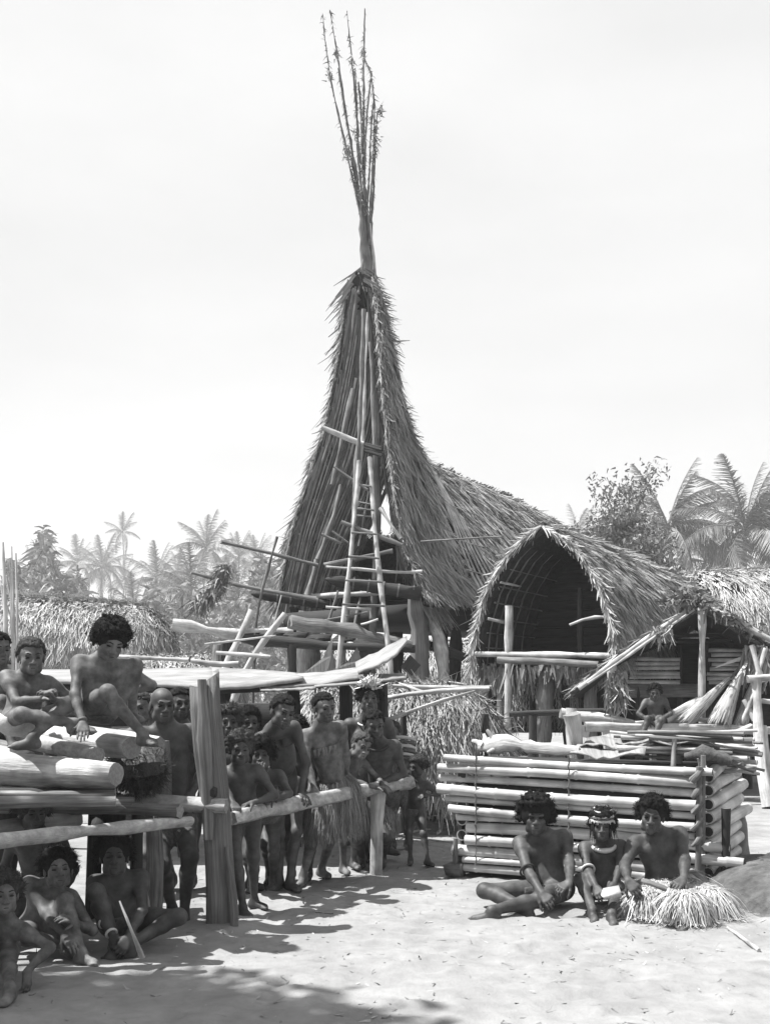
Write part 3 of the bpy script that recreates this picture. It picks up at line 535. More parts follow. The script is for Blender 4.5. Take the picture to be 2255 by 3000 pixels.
# ------------------------------------------------------------------ small thatched shelter beside the crowd
o = P(1120, 2030, 11.6); o[2] = 0
sh_ = thing('thatch_shelter', A(.55, 11.8, 0), 'low shaggy thatched shelter behind the bamboo crate', 'shelter')
fl, fr = barrel(o + A(-.75, .9, 0), (1, -.06, 0), 2.15, .85, .45, 1.5, .0, .75)
roof(sh_, fr, 1, (0, 2.13), 30, 16, 3600, .6, .032, 'thatchpale', 61, tilt=(.02, .18), lat=.09, shb=(1.4, 1.6)); roof(sh_, fl, -1, (0, 2.13), 16, 8, 300, .4, .035, 'thatch', 62)
for pts, r in (([(1120, 2046, 11.3), (1280, 2020, 11.3), (1432, 2016, 11.3)], .022), ([(1150, 2008, 11.6), (1290, 2014, 11.5), (1440, 2012, 11.4)], .02), ([(1130, 2110, 11.0), (1260, 2058, 11.0), (1390, 2024, 11.1)], .018), ([(1168, 2000, 11.5), (1245, 2030, 11.3)], .015)): pole(sh_, pts, r, 'palewood', 'ridge_pole', wob=.6)

for x, d in ((1150, 12.4), (1300, 12.6), (1440, 12.3), (1180, 11.4), (1420, 11.5)): pole(sh_, [(x, 2090, d), (x, HY + F * CZ / d + 15, d)], .04, 'darkwood', 'post')
# ------------------------------------------------------------------ bark roofed shelter behind the rail
bs_ = thing('bark_shelter', A(-1.2, 10.2, 0), 'long low shelter roofed with curling bark sheets behind the crowd', 'shelter')
def sheet(parent, outline, mat, seed, thick=.02, curl=0.0, name='bark_sheet', nu=14, nv=5, rough=.003):
    """a warped sheet between a far edge and a near edge, each a list of (px, py, d)"""
    a, b = [np.array([P(*q) for q in e]) for e in outline]; rg = np.random.default_rng(seed)
    def rs(e):
        L = np.r_[0, np.cumsum(np.linalg.norm(np.diff(e, axis=0), axis=1))]; L /= L[-1]; u = np.linspace(0, 1, nu); return np.stack([np.interp(u, L, e[:, k]) for k in range(3)], 1)
    a, b = rs(a), rs(b); g = np.array([[lerp(a[i], b[i], v) + A(0, 0, 1) * (rg.normal(0, rough) + curl * (2 * v - 1) ** 2) for v in np.linspace(0, 1, nv)] for i in range(nu)])
    V = np.concatenate([g.reshape(-1, 3), g.reshape(-1, 3) - A(0, 0, thick)]); ix = np.arange(nu * nv).reshape(nu, nv); k = nu * nv; Fc = []
    for i in range(nu - 1):
        for j in range(nv - 1): q = [ix[i, j], ix[i, j + 1], ix[i + 1, j + 1], ix[i + 1, j]]; Fc += [q, [x + k for x in q[::-1]]]
    for i in range(nu - 1): Fc += [[ix[i, 0], ix[i + 1, 0], ix[i + 1, 0] + k, ix[i, 0] + k], [ix[i + 1, -1], ix[i, -1], ix[i, -1] + k, ix[i + 1, -1] + k]]
    for j in range(nv - 1): Fc += [[ix[0, j + 1], ix[0, j], ix[0, j] + k, ix[0, j + 1] + k], [ix[-1, j], ix[-1, j + 1], ix[-1, j + 1] + k, ix[-1, j] + k]]
    UV = np.stack([np.repeat(np.linspace(0, 1, nv)[None], nu, 0), np.repeat(np.linspace(0, 2.5, nu)[:, None], nv, 1)], -1).reshape(-1, 2)
    mb = MB(); mb.add(V, Fc, np.vstack([UV, UV]) + seed); return obj(name, mb, M[mat], parent)
sheet(bs_, ([(110, 1962, 11.6), (400, 1958, 11.6), (640, 1955, 11.4)], [(95, 1990, 9.6), (400, 2000, 9.6), (650, 2012, 9.5)]), 'bark', 1, .03, .0)
sheet(bs_, ([(620, 1955, 11.4), (760, 1962, 11.4), (880, 1972, 11.4)], [(630, 2012, 9.45), (740, 2006, 9.5), (890, 1985, 9.7)]), 'bark', 2, .03)
sheet(bs_, ([(840, 1968, 11.3), (950, 1962, 11.2), (1060, 1945, 11.0)], [(770, 2008, 9.6), (950, 1994, 9.7), (1065, 1972, 9.8)]), 'bark', 3, .02, -.02)
sheet(bs_, ([(1040, 1948, 11.0), (1100, 1920, 10.9), (1150, 1893, 10.8), (1192, 1872, 10.6)], [(1050, 1975, 9.9), (1110, 1955, 9.9), (1160, 1925, 10.1), (1194, 1880, 10.4)]), 'bark', 4, .025, .03, rough=.004)
sheet(bs_, ([(930, 1992, 10.6), (1040, 1976, 10.6), (1180, 1972, 10.6)], [(920, 2010, 9.6), (1040, 2000, 9.6), (1190, 1985, 9.8)]), 'bark', 5, .02)
sheet(bs_, ([(760, 2012, 9.9), (830, 2014, 9.9), (925, 2008, 9.9)], [(765, 2022, 9.4), (830, 2020, 9.4), (925, 2014, 9.4)]), 'bark', 6, .015)
for k, (tip, b0, b1) in enumerate((((973, 1866, 11.5), (890, 1972, 11.6), (958, 1968, 11.5)), ((1046, 1896, 11.4), (955, 1972, 11.5), (1060, 1962, 11.4)), ((965, 1880, 12), (930, 1975, 12), (985, 1975, 12)))):
    mb = MB(); t, p0, p1 = P(*tip), P(*b0), P(*b1); m0, m1 = lerp(p0, t, .5) + A(.05, 0, -.03), lerp(p1, t, .5) + A(.02, 0, -.02); q = [p0, p1, m1, t, m0]; V = np.array(q + [x + A(0, .04, 0) for x in q])
    mb.add(V, [(0, 1, 2, 4), (4, 2, 3), (9, 7, 6, 5), (8, 7, 9), (0, 5, 6, 1), (1, 6, 7, 2), (2, 7, 8, 3), (3, 8, 9, 4), (4, 9, 5, 0)], np.array([[v[0], v[2] * 2] for v in V])); obj('upright_plank', mb, M['greywood'], bs_, smooth=False)
for x, d in ((150, 10.6), (405, 11), (655, 10.4), (860, 10.6), (1010, 10.7), (1120, 11)): pole(bs_, [(x, 1985, d), (x + 3, HY + F * CZ / d, d)], .06, 'darkwood', 'post')
pole(bs_, [(90, 2003, 10), (650, 2022, 10.0), (1060, 1996, 10.3)], .045, 'darkwood', 'beam'); pole(bs_, [(90, 1995, 11), (650, 1998, 11.0), (1060, 1986, 11)], .045, 'darkwood', 'beam')
for k, (x0, x1, y, d) in enumerate(((680, 1040, 2100, 11.9), (100, 420, 2080, 12), (680, 1000, 2180, 11.9))):
    mb = MB(); a, b = P(x0, y, d), P(x1, y, d); box(mb, (a + b) / 2, (b - a) / 2, A(0, 0, .14 + .03 * k), A(0, .015, 0), seed=k, jit=.02); obj('back_board', mb, M['darkwood'], bs_)
pole(bs_, [(345, 1923, 12.5), (440, 1928, 12.3), (556, 1933, 12.1)], .025, 'palewood', 'pole'); pole(bs_, [(560, 1935, 12), (640, 1952, 12), (700, 1944, 12)], .03, 'palewood', 'pole')
# dark diamond on the house post
mb = MB(); c = P(1202, 1951, 17.2); box(mb, c, A(.075, 0, .09), A(-.08, 0, .08), A(0, .03, 0)); obj('diamond_panel', mb, M['darkwood'], None, 'small dark diamond-shaped panel leaning beside the house post', 'panel', smooth=False)

# ------------------------------------------------------------------ rail platform in the foreground
rp = thing('rail_platform', A(-1.1, 7, 0), 'rough post and rail platform the boys lean and climb on', 'platform')
# broad split post with a slanting notched top
mb = MB(); rgp = np.random.default_rng(12); d_ = 6.98
prof = [(2712, 604, 690), (2600, 604, 690), (2480, 600, 682), (2350, 588, 674), (2200, 568, 660), (2080, 558, 648), (2010, 556, 642)]
rows = []
for (y, x0, x1) in prof:
    n_ = 10; zc = P(0, y, d_)[2]; a, b = P(x0, y, d_)[0], P(x1, y, d_)[0]
    for k in range(n_):
        ph = 2 * math.pi * k / n_; cx, hw = (a + b) / 2, (b - a) / 2; q = abs(math.cos(ph)) ** .6 * (1 if math.cos(ph) > 0 else -1), abs(math.sin(ph)) ** .6 * (1 if math.sin(ph) > 0 else -1)
        rows.append((cx + hw * q[0] * (1 + rgp.normal(0, .015)), d_ + .09 * q[1] * (1 + rgp.normal(0, .05)), zc))
rows = np.array(rows); tp = rows[-10:]; xs = (tp[:, 0] - tp[:, 0].min()) / np.ptp(tp[:, 0]); tp[:, 2] = P(0, 1, d_)[2] * 0 + np.interp(xs, [0, .35, .55, 1.0], [P(0, 2008, d_)[2], P(0, 2022, d_)[2], P(0, 2012, d_)[2], P(0, 1968, d_)[2]])
rows = np.vstack([rows[:-10], tp]); rows[:10, 2] = -.25
nr = len(prof); Fc = [(i * 10 + k, i * 10 + (k + 1) % 10, (i + 1) * 10 + (k + 1) % 10, (i + 1) * 10 + k) for i in range(nr - 1) for k in range(10)] + [tuple(range((nr - 1) * 10, nr * 10))]
mb.add(rows, Fc, [(k % 10 * .07, r[2]) for k, r in enumerate(rows)]); post = obj('post', mb, M['greywood'], rp)
mb = MB(); tube(mb, [P(592, 1992, 6.86), P(600, 2200, 6.85), P(612, 2460, 6.86)], [.03, .045, .03], n=7, wob=.3, sub=8); tube(mb, [P(662, 2480, 6.87), P(680, 2590, 6.86), P(686, 2712, 6.86)], [.012, .03, .035], n=6, wob=.3, sub=6, seed=3); obj('split_strip', mb, M['greywood'], post)
tip_ = P(622, 2322, 6.86); obj('knot', tube(MB(), [tip_, tip_ + A(0, -.03, 0)], [.035, .02], n=9, wob=.3), M['darkwood'], post)
for (pts, r, mt, nm) in (
    ([(680, 2398, 7.07), (800, 2366, 7.65), (950, 2333, 8.3), (1090, 2309, 8.95), (1205, 2293, 9.35)], [.04, .045, .047, .047, .05], 'birch', 'rail'),
    ([(1107, 2318, 9.0), (1105, 2420, 9.0), (1100, 2600, 9.0)], [.06, .056, .055], 'palewood', 'post'),
    ([(455, 2420, 6.93), (458, 2560, 6.93), (450, 2760, 6.93)], [.055, .046, .05], 'wood', 'post'),
    ([(665, 2362, 6.84), (420, 2346, 6.95), (200, 2338, 7.1), (-140, 2326, 7.3)], .041, 'birch', 'rail'),
    ([(530, 2377, 6.62), (340, 2370, 6.75), (100, 2360, 6.9), (-140, 2352, 7.0)], .043, 'wood', 'rail'),
    ([(560, 2404, 6.75), (420, 2418, 6.4), (289, 2428, 6.1), (120, 2446, 5.6), (-60, 2470, 5.2)], [.027, .03, .031, .036, .037], 'birch', 'rail'),
    ([(20, 2380, 7.2), (20, 2700, 7.2)], .07, 'darkwood', 'post'), ([(330, 2330, 7.6), (330, 2660, 7.6)], .08, 'darkwood', 'post')):
    pole(rp, pts, r, mt, nm, n=12, wob=.28)
for (pts, r, mt) in (([(295, 2415, 6.15), (275, 2398, 6.1), (282, 2440, 6.1)], .03, 'darkwood'),): pole(rp, pts, r, mt, 'branch_stub')
for i in range(5): pole(rp, [A(-3.1, 5.75 + i * .16, .9 + .01 * (i % 2)), A(-2.2, 5.8 + i * .15, .90), A(-1.42 - .03 * i, 5.95 + i * .12, .89)], .034, ('wood', 'darkwood')[i % 2], 'shade_deck_pole', n=10, wob=.25)  # poles added under the log pile to shade the boys below
pole(rp, [(470, 2170, 7.1), (472, 2400, 7.1)], .05, 'wood', 'post')
# the logs lying on it, each a thing of its own
for (pts, r, mt, lab) in (
    ([(-160, 2241, 6.7), (29, 2252, 6.45), (180, 2260, 6.28), (341, 2268, 6.1)], [.112, .098, .08, .06], 'palewood', 'large pale peeled log with a shadowed side, lowest of the pile'),
    ([(-80, 2196, 6.75), (20, 2210, 6.55), (92, 2222, 6.4)], [.05, .046, .04], 'birch', 'short log stub with a ragged end lying on the lowest log'),
    ([(40, 2160, 7.0), (180, 2190, 6.6), (285, 2214, 6.33)], [.05, .05, .046], 'birch', 'short flaking pale log below the sitting boy with the white cloth'),
    ([(120, 2152, 7.3), (250, 2176, 6.9), (386, 2190, 6.5)], [.07, .068, .062], 'palewood', 'thick pale log with round cut end under the curly haired child'),
    ([(200, 2148, 7.6), (340, 2163, 7.25), (468, 2182, 6.95)], [.06, .058, .05], 'palewood', 'pale log with ragged end just behind the thick round-ended log'),
    ([(-60, 2180, 7.0), (0, 2190, 6.9), (40, 2200, 6.75)], .055, 'wood', 'grey log end at the edge of the pile beside the boy in white'),
    ([(120, 2345, 6.9), (240, 2325, 6.9), (340, 2312, 7.0)], .05, 'palewood', 'thin pale log tucked between the log pile and the upper rail'),
    ([(-60, 2440, 6.4), (60, 2420, 6.6), (230, 2398, 6.9)], .05, 'palewood', 'pale log lying between the two front rails')):
    pole(None, pts, r, mt, 'log', n=20, wob=.1, label=lab, cat='log', group='logs on the rail platform')
for i in range(5): pole(rp, [A(-3.0, 6.55 + i * .2, .81 - .01 * (i % 2)), A(-2.2, 6.6 + i * .18, .80), A(-1.5 - .04 * i, 6.75 + i * .13, .79)], .042, 'wood', 'shade_deck_pole', n=9, wob=.25)  # floor of poles added to shade the space under the platform
for i in range(6): pole(rp, [A(-3.4, 4.95 + i * .14, .9), A(-2.7, 4.97 + i * .14, .91), A(-2.02, 5.0 + i * .14, .9)], .06, 'wood', 'shade_deck_pole', n=8, wob=.25)  # unseen poles beyond the frame, added to keep sun off the boys
for i in range(5): pole(rp, [A(-2.75 + i * .27, 7.3 + .06 * i, -.05), A(-2.75 + i * .27, 7.3 + .06 * i, .4), A(-2.72 + i * .27, 7.28 + .06 * i, .74)], .15, 'darkwood', 'shade_backing', n=10, wob=.1, flat=.2)  # dark boards added behind the boys to stand in for deep shade
# shaggy black heap beneath the cut log ends
mb = MB(); c = P(400, 2255, 6.9); nb = 2500; q = rg.normal(0, 1, (nb, 3)); q /= np.linalg.norm(q, axis=1)[:, None]; tube(mb, [P(330, 2262, 6.9), P(400, 2250, 6.88), P(480, 2235, 6.92)], [.1, .14, .1], n=10, wob=.4, sub=6)
blades(mb, c + q * A(.17, .11, .12), q + rg.normal(0, .5, (nb, 3)) - A(0, 0, .5), rg.normal(0, 1, (nb, 3)), rg.uniform(.03, .08, nb), .005, seed=5, sh=rg.uniform(0, .5, nb), seg=3, curl=.4); obj('fibre_heap', mb, M['fur'], None, 'black shaggy fibre heap tucked under the cut log ends', 'fibre heap', smooth=False)

# ------------------------------------------------------------------ bamboo crate
CL, CR_ = A(.52, 9.02, 0), A(2.31, 8.22, 0); CD = nrm(CR_ - CL); CB = A(-CD[1], CD[0], 0)
bc = thing('bamboo_crate', (CL + CR_) / 2, 'large crate of stacked bamboo poles behind the seated trio', 'crate')
def bamboo(a, b, r, seed, parent, name='bamboo', nodes=.42, mat='bamboo'):
    rg = np.random.default_rng(seed); L = np.linalg.norm(b - a); ts = [0.0]; rr = [r]; x = rg.uniform(.1, nodes)
    while x < L - .05: ts += [(x - .016) / L, x / L, (x + .016) / L]; rr += [r * .99, r * 1.16, r]; x += nodes * rg.uniform(.85, 1.15)
    ts += [1.0]; rr += [r * .97]; ax = nrm(b - a); sag = rg.normal(0, .018, 3)
    pts = [lerp(a, b, t) + sag * math.sin(math.pi * t) for t in ts]
    mb = tube(MB(), pts, rr, n=12, seed=seed, cap=0); mb2 = tube(mb, [a + ax * .001, a + ax * .05], [r * .8, r * .8], n=12, mi=1); tube(mb, [b - ax * .001, b - ax * .05], [r * .8, r * .8], n=12, mi=1)
    for e, sg in ((a, -1), (b, 1)):                              # the wall of the cut tube
        u, v, _ = frame(ax); V = [e + (u * math.cos(k * math.pi / 6) + v * math.sin(k * math.pi / 6)) * q for q in (r * .98, r * .8) for k in range(12)]
        f = [(k, (k + 1) % 12, 12 + (k + 1) % 12, 12 + k) for k in range(12)]; mb.add(V, f if sg > 0 else [q[::-1] for q in f])
    return obj(name, mb, [M[mat], M['darkwood']], parent)
fr_z = [(.90, -.02, 1.04, .029), (.815, -.05, .985, .036), (.735, -.05, .985, .029), (.652, -.05, .98, .041), (.572, -.02, .975, .028), (.497, 0, .975, .033), (.425, .03, .975, .026),
        (.345, .07, 1.10, .044), (.25, .07, 1.15, .04), (.165, .01, .99, .046), (.095, .06, 1.0, .024), (.03, .04, 1.0, .032)]
for i, (z, t0, t1, r) in enumerate(fr_z):
    off = CB * (.012 * ((i * 7) % 5 - 2)); bamboo(lerp(CL, CR_, t0) + A(0, 0, z + .035 * (1 - t0 * 0)) + off, lerp(CL, CR_, t1) + A(0, 0, z - .02) + off, r, i, bc)
for i in range(8):                                               # side wall
    z = .14 + i * .1; a = CR_ + CD * .04 + CB * -.02 + A(0, 0, z); L = (.6, .66, .6, .85, .65, .75, .6, .68)[i]; a = a + CB * .05; b = a + nrm(CB + CD * .22) * L + A(0, 0, .1); bamboo(a, b, .046, 30 + i, bc, 'side_bamboo')
for i in range(6): z = .2 + i * .12; a = CL + CD * .1 + A(0, 0, z); bamboo(a, a + CB * .9, .045, 50 + i, bc, 'side_bamboo')
for i in range(6): a = CL + CB * .92 + A(0, 0, .12 + i * .14); bamboo(a, a + CD * 1.9, .045, 60 + i, bc, 'back_bamboo')
for q, h_ in ((CR_ + CD * .0 + CB * .0, 1.0), (CR_ - CD * .02 - CB * .07, .92), (CL + CD * .06 + CB * .06, .95), (CL + CD * .06 - CB * .06, .3)): pole(bc, [q + A(0, 0, -.1), q + A(.01, 0, h_)], .022, 'wood' , 'stake')
pole(bc, [CR_ + CD * .17 + CB * .0 + A(0, 0, -.1), CR_ + CD * .17 + A(0, 0, .62)], .03, 'darkwood', 'stake')
for t in (.12, .5, .99):                                         # lashings
    for z in np.arange(.1, .95, .08): q = lerp(CL, CR_, t) + A(0, 0, z) - CB * .055; obj('lashing', tube(MB(), [q, q + A(.008, 0, .04), q + A(-.004, -.004, .08)], .006, n=5, wob=.5, seed=int(z * 90)), M['wood'], bc)
for i in range(5): q = CR_ - CD * .03 - CB * .06 + A(0, 0, .38 + i * .12); obj('lashing', tube(MB(), [q + A(-.03, 0, -.04), q + A(.0, -.03, 0), q + A(.035, .0, .045)], .02, n=7, wob=.5, seed=i), M['greywood'], bc)
cb_ = obj('block', box(MB(), CL + CD * .06 - CB * .05 + A(0, 0, .05), CD * .06, CB * .05, A(0, 0, .05), jit=.01), M['wood'], bc)
mb = MB(); box(mb, (CL + CR_) / 2 + CB * .38 + A(0, 0, .46), CD * .9, CB * .325, A(0, 0, .45), jit=.01); obj('gap_shade_box', mb, M['darkwood'], bc)  # dark box added inside so the gaps between the bamboos look black
# things lying on the crate
zt = .96
def ct(u, v, z): return lerp(CL, CR_, u) + CB * v + A(0, 0, z)
dw = obj('driftwood', tube(MB(), [ct(.1, .15, zt + .06), ct(.18, .12, zt + .08), ct(.26, .1, zt + .075), ct(.38, .1, zt + .06), ct(.52, .12, zt + .05)], [.035, .06, .05, .042, .035], n=10, wob=.5, sub=14, seed=8), [M['palewood']], None, 'knotty bleached driftwood branch lying on top of the bamboo crate', 'driftwood')
for k, (a, b) in enumerate(((ct(.17, .12, zt + .08), ct(.14, .1, zt + .2)), (ct(.2, .12, zt + .06), ct(.15, .05, zt + .02)), (ct(.12, .15, zt + .06), ct(.06, .2, zt + .1)), (ct(.13, .15, zt + .06), ct(.11, .2, zt + .16)))): obj('branch_stub', tube(MB(), [a, lerp(a, b, .5) + A(.01, 0, .01), b], [.035, .024, .012], n=7, wob=.4, sub=5, seed=k), M['palewood'], dw)
pole(None, [ct(.5, .3, zt - .02), ct(.5, .25, zt + .12), ct(.485, .2, zt + .33)], [.03, .045, .055], 'palewood', 'stump_post', label='short forked pale post standing up behind the driftwood branch', cat='post')
for k, (u0, u1, v, z, lab) in enumerate(((.52, .8, .25, zt + .06, 'folded pale palm sheath with a stitched edge on the crate'), (.5, .78, .1, zt + .0, 'curled pale bark sheet nearest the crate front edge'), (.78, 1.02, .35, zt + .1, 'stiff pale bark slab stacked at the crate corner'), (.45, .7, .5, zt + .07, 'flat grey palm sheath lying toward the crate back'))):
    mb = MB(); nu, nv = 12, 6; rgk = np.random.default_rng(k); g = np.array([[ct(lerp(u0, u1, i / 11), v + .22 * (j / 5 - .5) * (1 - .55 * (i / 11)), z + .05 * (j / 5) + .02 * math.sin(i * .7 + k) + .05 * (abs(j / 5 - .5)) + rgk.normal(0, .006)) for j in range(nv)] for i in range(nu)])
    V = np.concatenate([g.reshape(-1, 3), g.reshape(-1, 3) - A(0, 0, .012)]); ix = np.arange(nu * nv).reshape(nu, nv); K = nu * nv; Fc = []
    for i in range(nu - 1):
        for j in range(nv - 1): q = [ix[i, j], ix[i + 1, j], ix[i + 1, j + 1], ix[i, j + 1]]; Fc += [q, [x + K for x in q[::-1]]]
    for i in range(nu - 1): Fc += [[ix[i + 1, 0], ix[i, 0], ix[i, 0] + K, ix[i + 1, 0] + K], [ix[i, -1], ix[i + 1, -1], ix[i + 1, -1] + K, ix[i, -1] + K]]
    for j in range(nv - 1): Fc += [[ix[0, j], ix[0, j + 1], ix[0, j + 1] + K, ix[0, j] + K], [ix[-1, j + 1], ix[-1, j], ix[-1, j] + K, ix[-1, j + 1] + K]]
    mb.add(V, Fc, np.array([[v_[0], v_[1]] for v_ in V])); obj('palm_sheath', mb, M['bark'], None, lab, 'palm sheath', 'sheaths and bark on the crate')
fb = thing('firewood_bundle', ct(1.0, .35, zt), 'bundle of pale split sticks jutting over the crate corner', 'firewood')
for i in range(44):
    u = rg.uniform(.62, .8); z = zt + rg.uniform(.0, .2); v = rg.uniform(.12, .6); e = rg.uniform(1.02, 1.2)
    if i > 30: u = 1.0; z = zt + rg.uniform(-.12, .04); e = rg.uniform(1.1, 1.22)
    obj('stick', tube(MB(), [ct(u, v, z), ct((u + e) / 2, v + rg.normal(0, .03), z + rg.normal(0, .012)), ct(e, v + rg.normal(0, .04), z + rg.normal(0, .02) - .01)], rg.uniform(.009, .02), n=6, wob=.4, seed=i), M['palewood' if i % 3 else 'wood'], fb)
for k, (x0, y0, x1, y1, d, r, lab) in enumerate(((1974, 2165, 1968, 2265, 8.45, .02, 'thin pale stake standing at the crate front near its corner'), (1992, 2156, 1984, 2228, 8.7, .03, 'stout pale stake between two others on the crate top'), (2046, 2160, 2050, 2210, 8.8, .026, 'pale stake at the crate top closest to the firewood ends'))):
    pole(None, [(x0, y0, d), ((x0 + x1) / 2 + 1, (y0 + y1) / 2, d), (x1, y1 + 30, d)], r, 'palewood', 'stake', label=lab, cat='stake', group='stakes on the crate')
obj('dark_bundle', tube(MB(), [ct(.93, .1, zt + .02), ct(1.0, .1, zt + .05), ct(1.1, .12, zt - .01)], [.03, .06, .03], n=9, wob=.5, sub=8), M['darkcloth'], None, 'flat black bundle lying at the crate corner under the sticks', 'bundle')
# ------------------------------------------------------------------ stone slab, soil bank, dog
def blob(c, rad, seed, amp=.15, nu=28, nv=18, axes=None, freq=2.2, flat=None):
    rg = np.random.default_rng(seed); k = rg.normal(0, 1, (9, 3)) * freq; ph = rg.uniform(0, 6.28, 9); V = []
    for j in range(nv + 1):
        th = math.pi * j / nv
        for i in range(nu):
            p = 2 * math.pi * i / nu; u = A(math.sin(th) * math.cos(p), math.sin(th) * math.sin(p), math.cos(th)); f = 1 + amp * np.sin(k @ u + ph).mean() * 2
            V.append(u * rad * f if axes is None else (np.array(axes).T @ (u * rad)) * f)
    V = np.array(V) + c; Fc = [(j * nu + i, (j + 1) * nu + i, (j + 1) * nu + (i + 1) % nu, j * nu + (i + 1) % nu) for j in range(nv) for i in range(nu)]
    mb = MB(); mb.add(V, Fc, V[:, [0, 2]]); return mb
obj('stone_slab', blob(P(2150, 2500, 8.75) + A(.0, .12, 0), A(.17, .08, .32), 4, .2), M['stone'], None, 'rounded grey stone slab standing on edge behind the crate corner', 'stone')
obj('soil_bank', blob(A(2.85, 8.0, -.12), A(.75, .9, .34), 5, .25, 44, 24), M['soil'], None, 'low bank of dark trodden soil beside the seated woman', 'soil bank', kind='thing')
# dog lying on the bank, cut by the picture edge
dg = thing('dog', P(2255, 2560, 8.1), 'black dog lying curled on the soil bank', 'dog')
c = P(2262, 2560, 8.25)
mb = tube(MB(), [c + A(.42, .1, -.02), c + A(.3, .05, .04), c + A(.12, .0, .05), c + A(-.02, -.03, .06), c + A(-.1, -.06, .07)], [.08, .13, .13, .1, .06], n=14, wob=.08, sub=10)
tube(mb, [c + A(-.08, -.05, .08), c + A(-.16, -.1, .05), c + A(-.21, -.14, .0), c + A(-.25, -.17, -.03)], [.055, .058, .042, .025], n=12, sub=8)
for s in (-1, 1):
    tube(mb, [c + A(.02, -.08 * s, -.01), c + A(-.06, -.12 - .05 * s, -.08), c + A(-.2, -.16 - .05 * s, -.12)], [.04, .03, .022], n=8, sub=6)
    tube(mb, [c + A(.3, -.07, -.03), c + A(.2, -.17, -.05 + .02 * s), c + A(.3, -.2, -.1)], [.07, .045, .025], n=8, sub=6)
    tube(mb, [c + A(-.13, -.08 + .04 * s, .09), c + A(-.13, -.09 + .06 * s, .12), c + A(-.16, -.1 + .07 * s, .1)], [.02, .018, .004], n=6, flat=.5)
tube(mb, [c + A(.42, .08, 0), c + A(.5, -.02, -.04), c + A(.45, -.14, -.08)], [.03, .02, .01], n=7, sub=6)
obj('body', mb, M['fur'], dg)
# loose sticks on the sand
for k, (pts, r, lab) in enumerate((([(2130, 2722, 0), (2170, 2750, 0), (2222, 2788, 0)], .012, 'straight pale stick lying on the sand beside the fibre skirt'), ([(1296, 2412, 0), (1292, 2440, 0), (1282, 2446, 0)], .018, 'bent pale twig standing on the sand near the toddler'), ([(1130, 2470, 0), (1200, 2440, 0), (1260, 2436, 0)], .012, 'thin crooked twig on the bright sand behind the rail'), ([(925, 2690, 0), (975, 2696, 0)], .006, 'short dark twig on the open shaded sand'), ([(1140, 2455, 0), (1300, 2480, 0), (1400, 2492, 0)], .01, 'long thin stick on the sand beside the crate end'))):
    q = [G(x, y) for x, y, _ in pts]; q = [p + A(0, 0, .012 + .01 * k + float(ground_z(p[0], p[1])) * .6 + (.12 if (k == 1 and i == 0) else 0)) for i, p in enumerate(q)]; obj('stick', tube(MB(), q, r, n=6, wob=.5, sub=7, seed=k), M['palewood' if k != 3 else 'darkwood'], None, lab, 'stick', 'loose sticks on the sand')
mb = MB(); nb = 2600; q = np.stack([rg.uniform(-2.5, 3.5, nb), rg.uniform(4.8, 13, nb)], 1); z = ground_z(q[:, 0], q[:, 1]) + .006; an = rg.uniform(0, 6.28, nb)
blades(mb, np.c_[q, z], np.c_[np.cos(an), np.sin(an), rg.normal(0, .1, nb)], np.tile(A(0, 0, 1), (nb, 1)) + rg.normal(0, .3, (nb, 3)), rg.uniform(.01, .06, nb) * np.where(rg.random(nb) < .06, 2.2, 1), rg.uniform(.004, .014, nb), seed=66, curl=.4); obj('litter', mb, M['thatch'], None, 'tiny straw and leaf scraps scattered over the sand', 'litter', kind='stuff', smooth=False)

# ------------------------------------------------------------------ palms and trees
def frond_mesh(L, bend, droop, seed, nl=46, sway=0.0):
    rg = np.random.default_rng(seed); t = np.linspace(0, 1, 14); x = L * (t - .12 * bend * t ** 2); z = L * (.35 * t * (1 - .3 * bend) - bend * .62 * t ** 2.2); y = sway * L * t ** 2
    c = np.stack([x, y, z], 1); mb = tube(MB(), c, np.linspace(.05, .008, 14), n=4, cap=0, sh=.6)
    u = np.linspace(.1, .995, nl); q = np.stack([np.interp(u, t, c[:, k]) for k in range(3)], 1); tg = np.stack([np.interp(u, t, np.gradient(c[:, k], t)) for k in range(3)], 1); tg /= np.linalg.norm(tg, axis=1)[:, None]
    ln = L * .2 * np.sin(np.pi * np.clip(u, 0, 1) ** .75) ** .6 + .12
    for s in (-1, 1):
        sd = np.cross(tg, A(0, 0, 1)) * s; sd /= np.linalg.norm(sd, axis=1)[:, None]
        D = tg * .55 + sd * rg.uniform(.55, 1, nl)[:, None] + A(0, 0, -1) * rg.uniform(.3, .9, nl)[:, None] * droop + rg.normal(0, .08, (nl, 3))
        blades(mb, q, D, np.tile(A(0, 0, 1), (nl, 1)), ln * rg.uniform(.8, 1.1, nl), .075 * L / 4, droop=.35 * droop, seed=seed + s, sh=rg.uniform(.2, .9, nl), tip=.15)
    return mb.mesh('frond', [M['palm']], False)
FR = [frond_mesh(4, .55, .8, 1), frond_mesh(4, .9, 1.0, 2), frond_mesh(4, 1.25, 1.1, 3), frond_mesh(4, .3, .6, 4), frond_mesh(4, .8, .9, 5, sway=.35)]
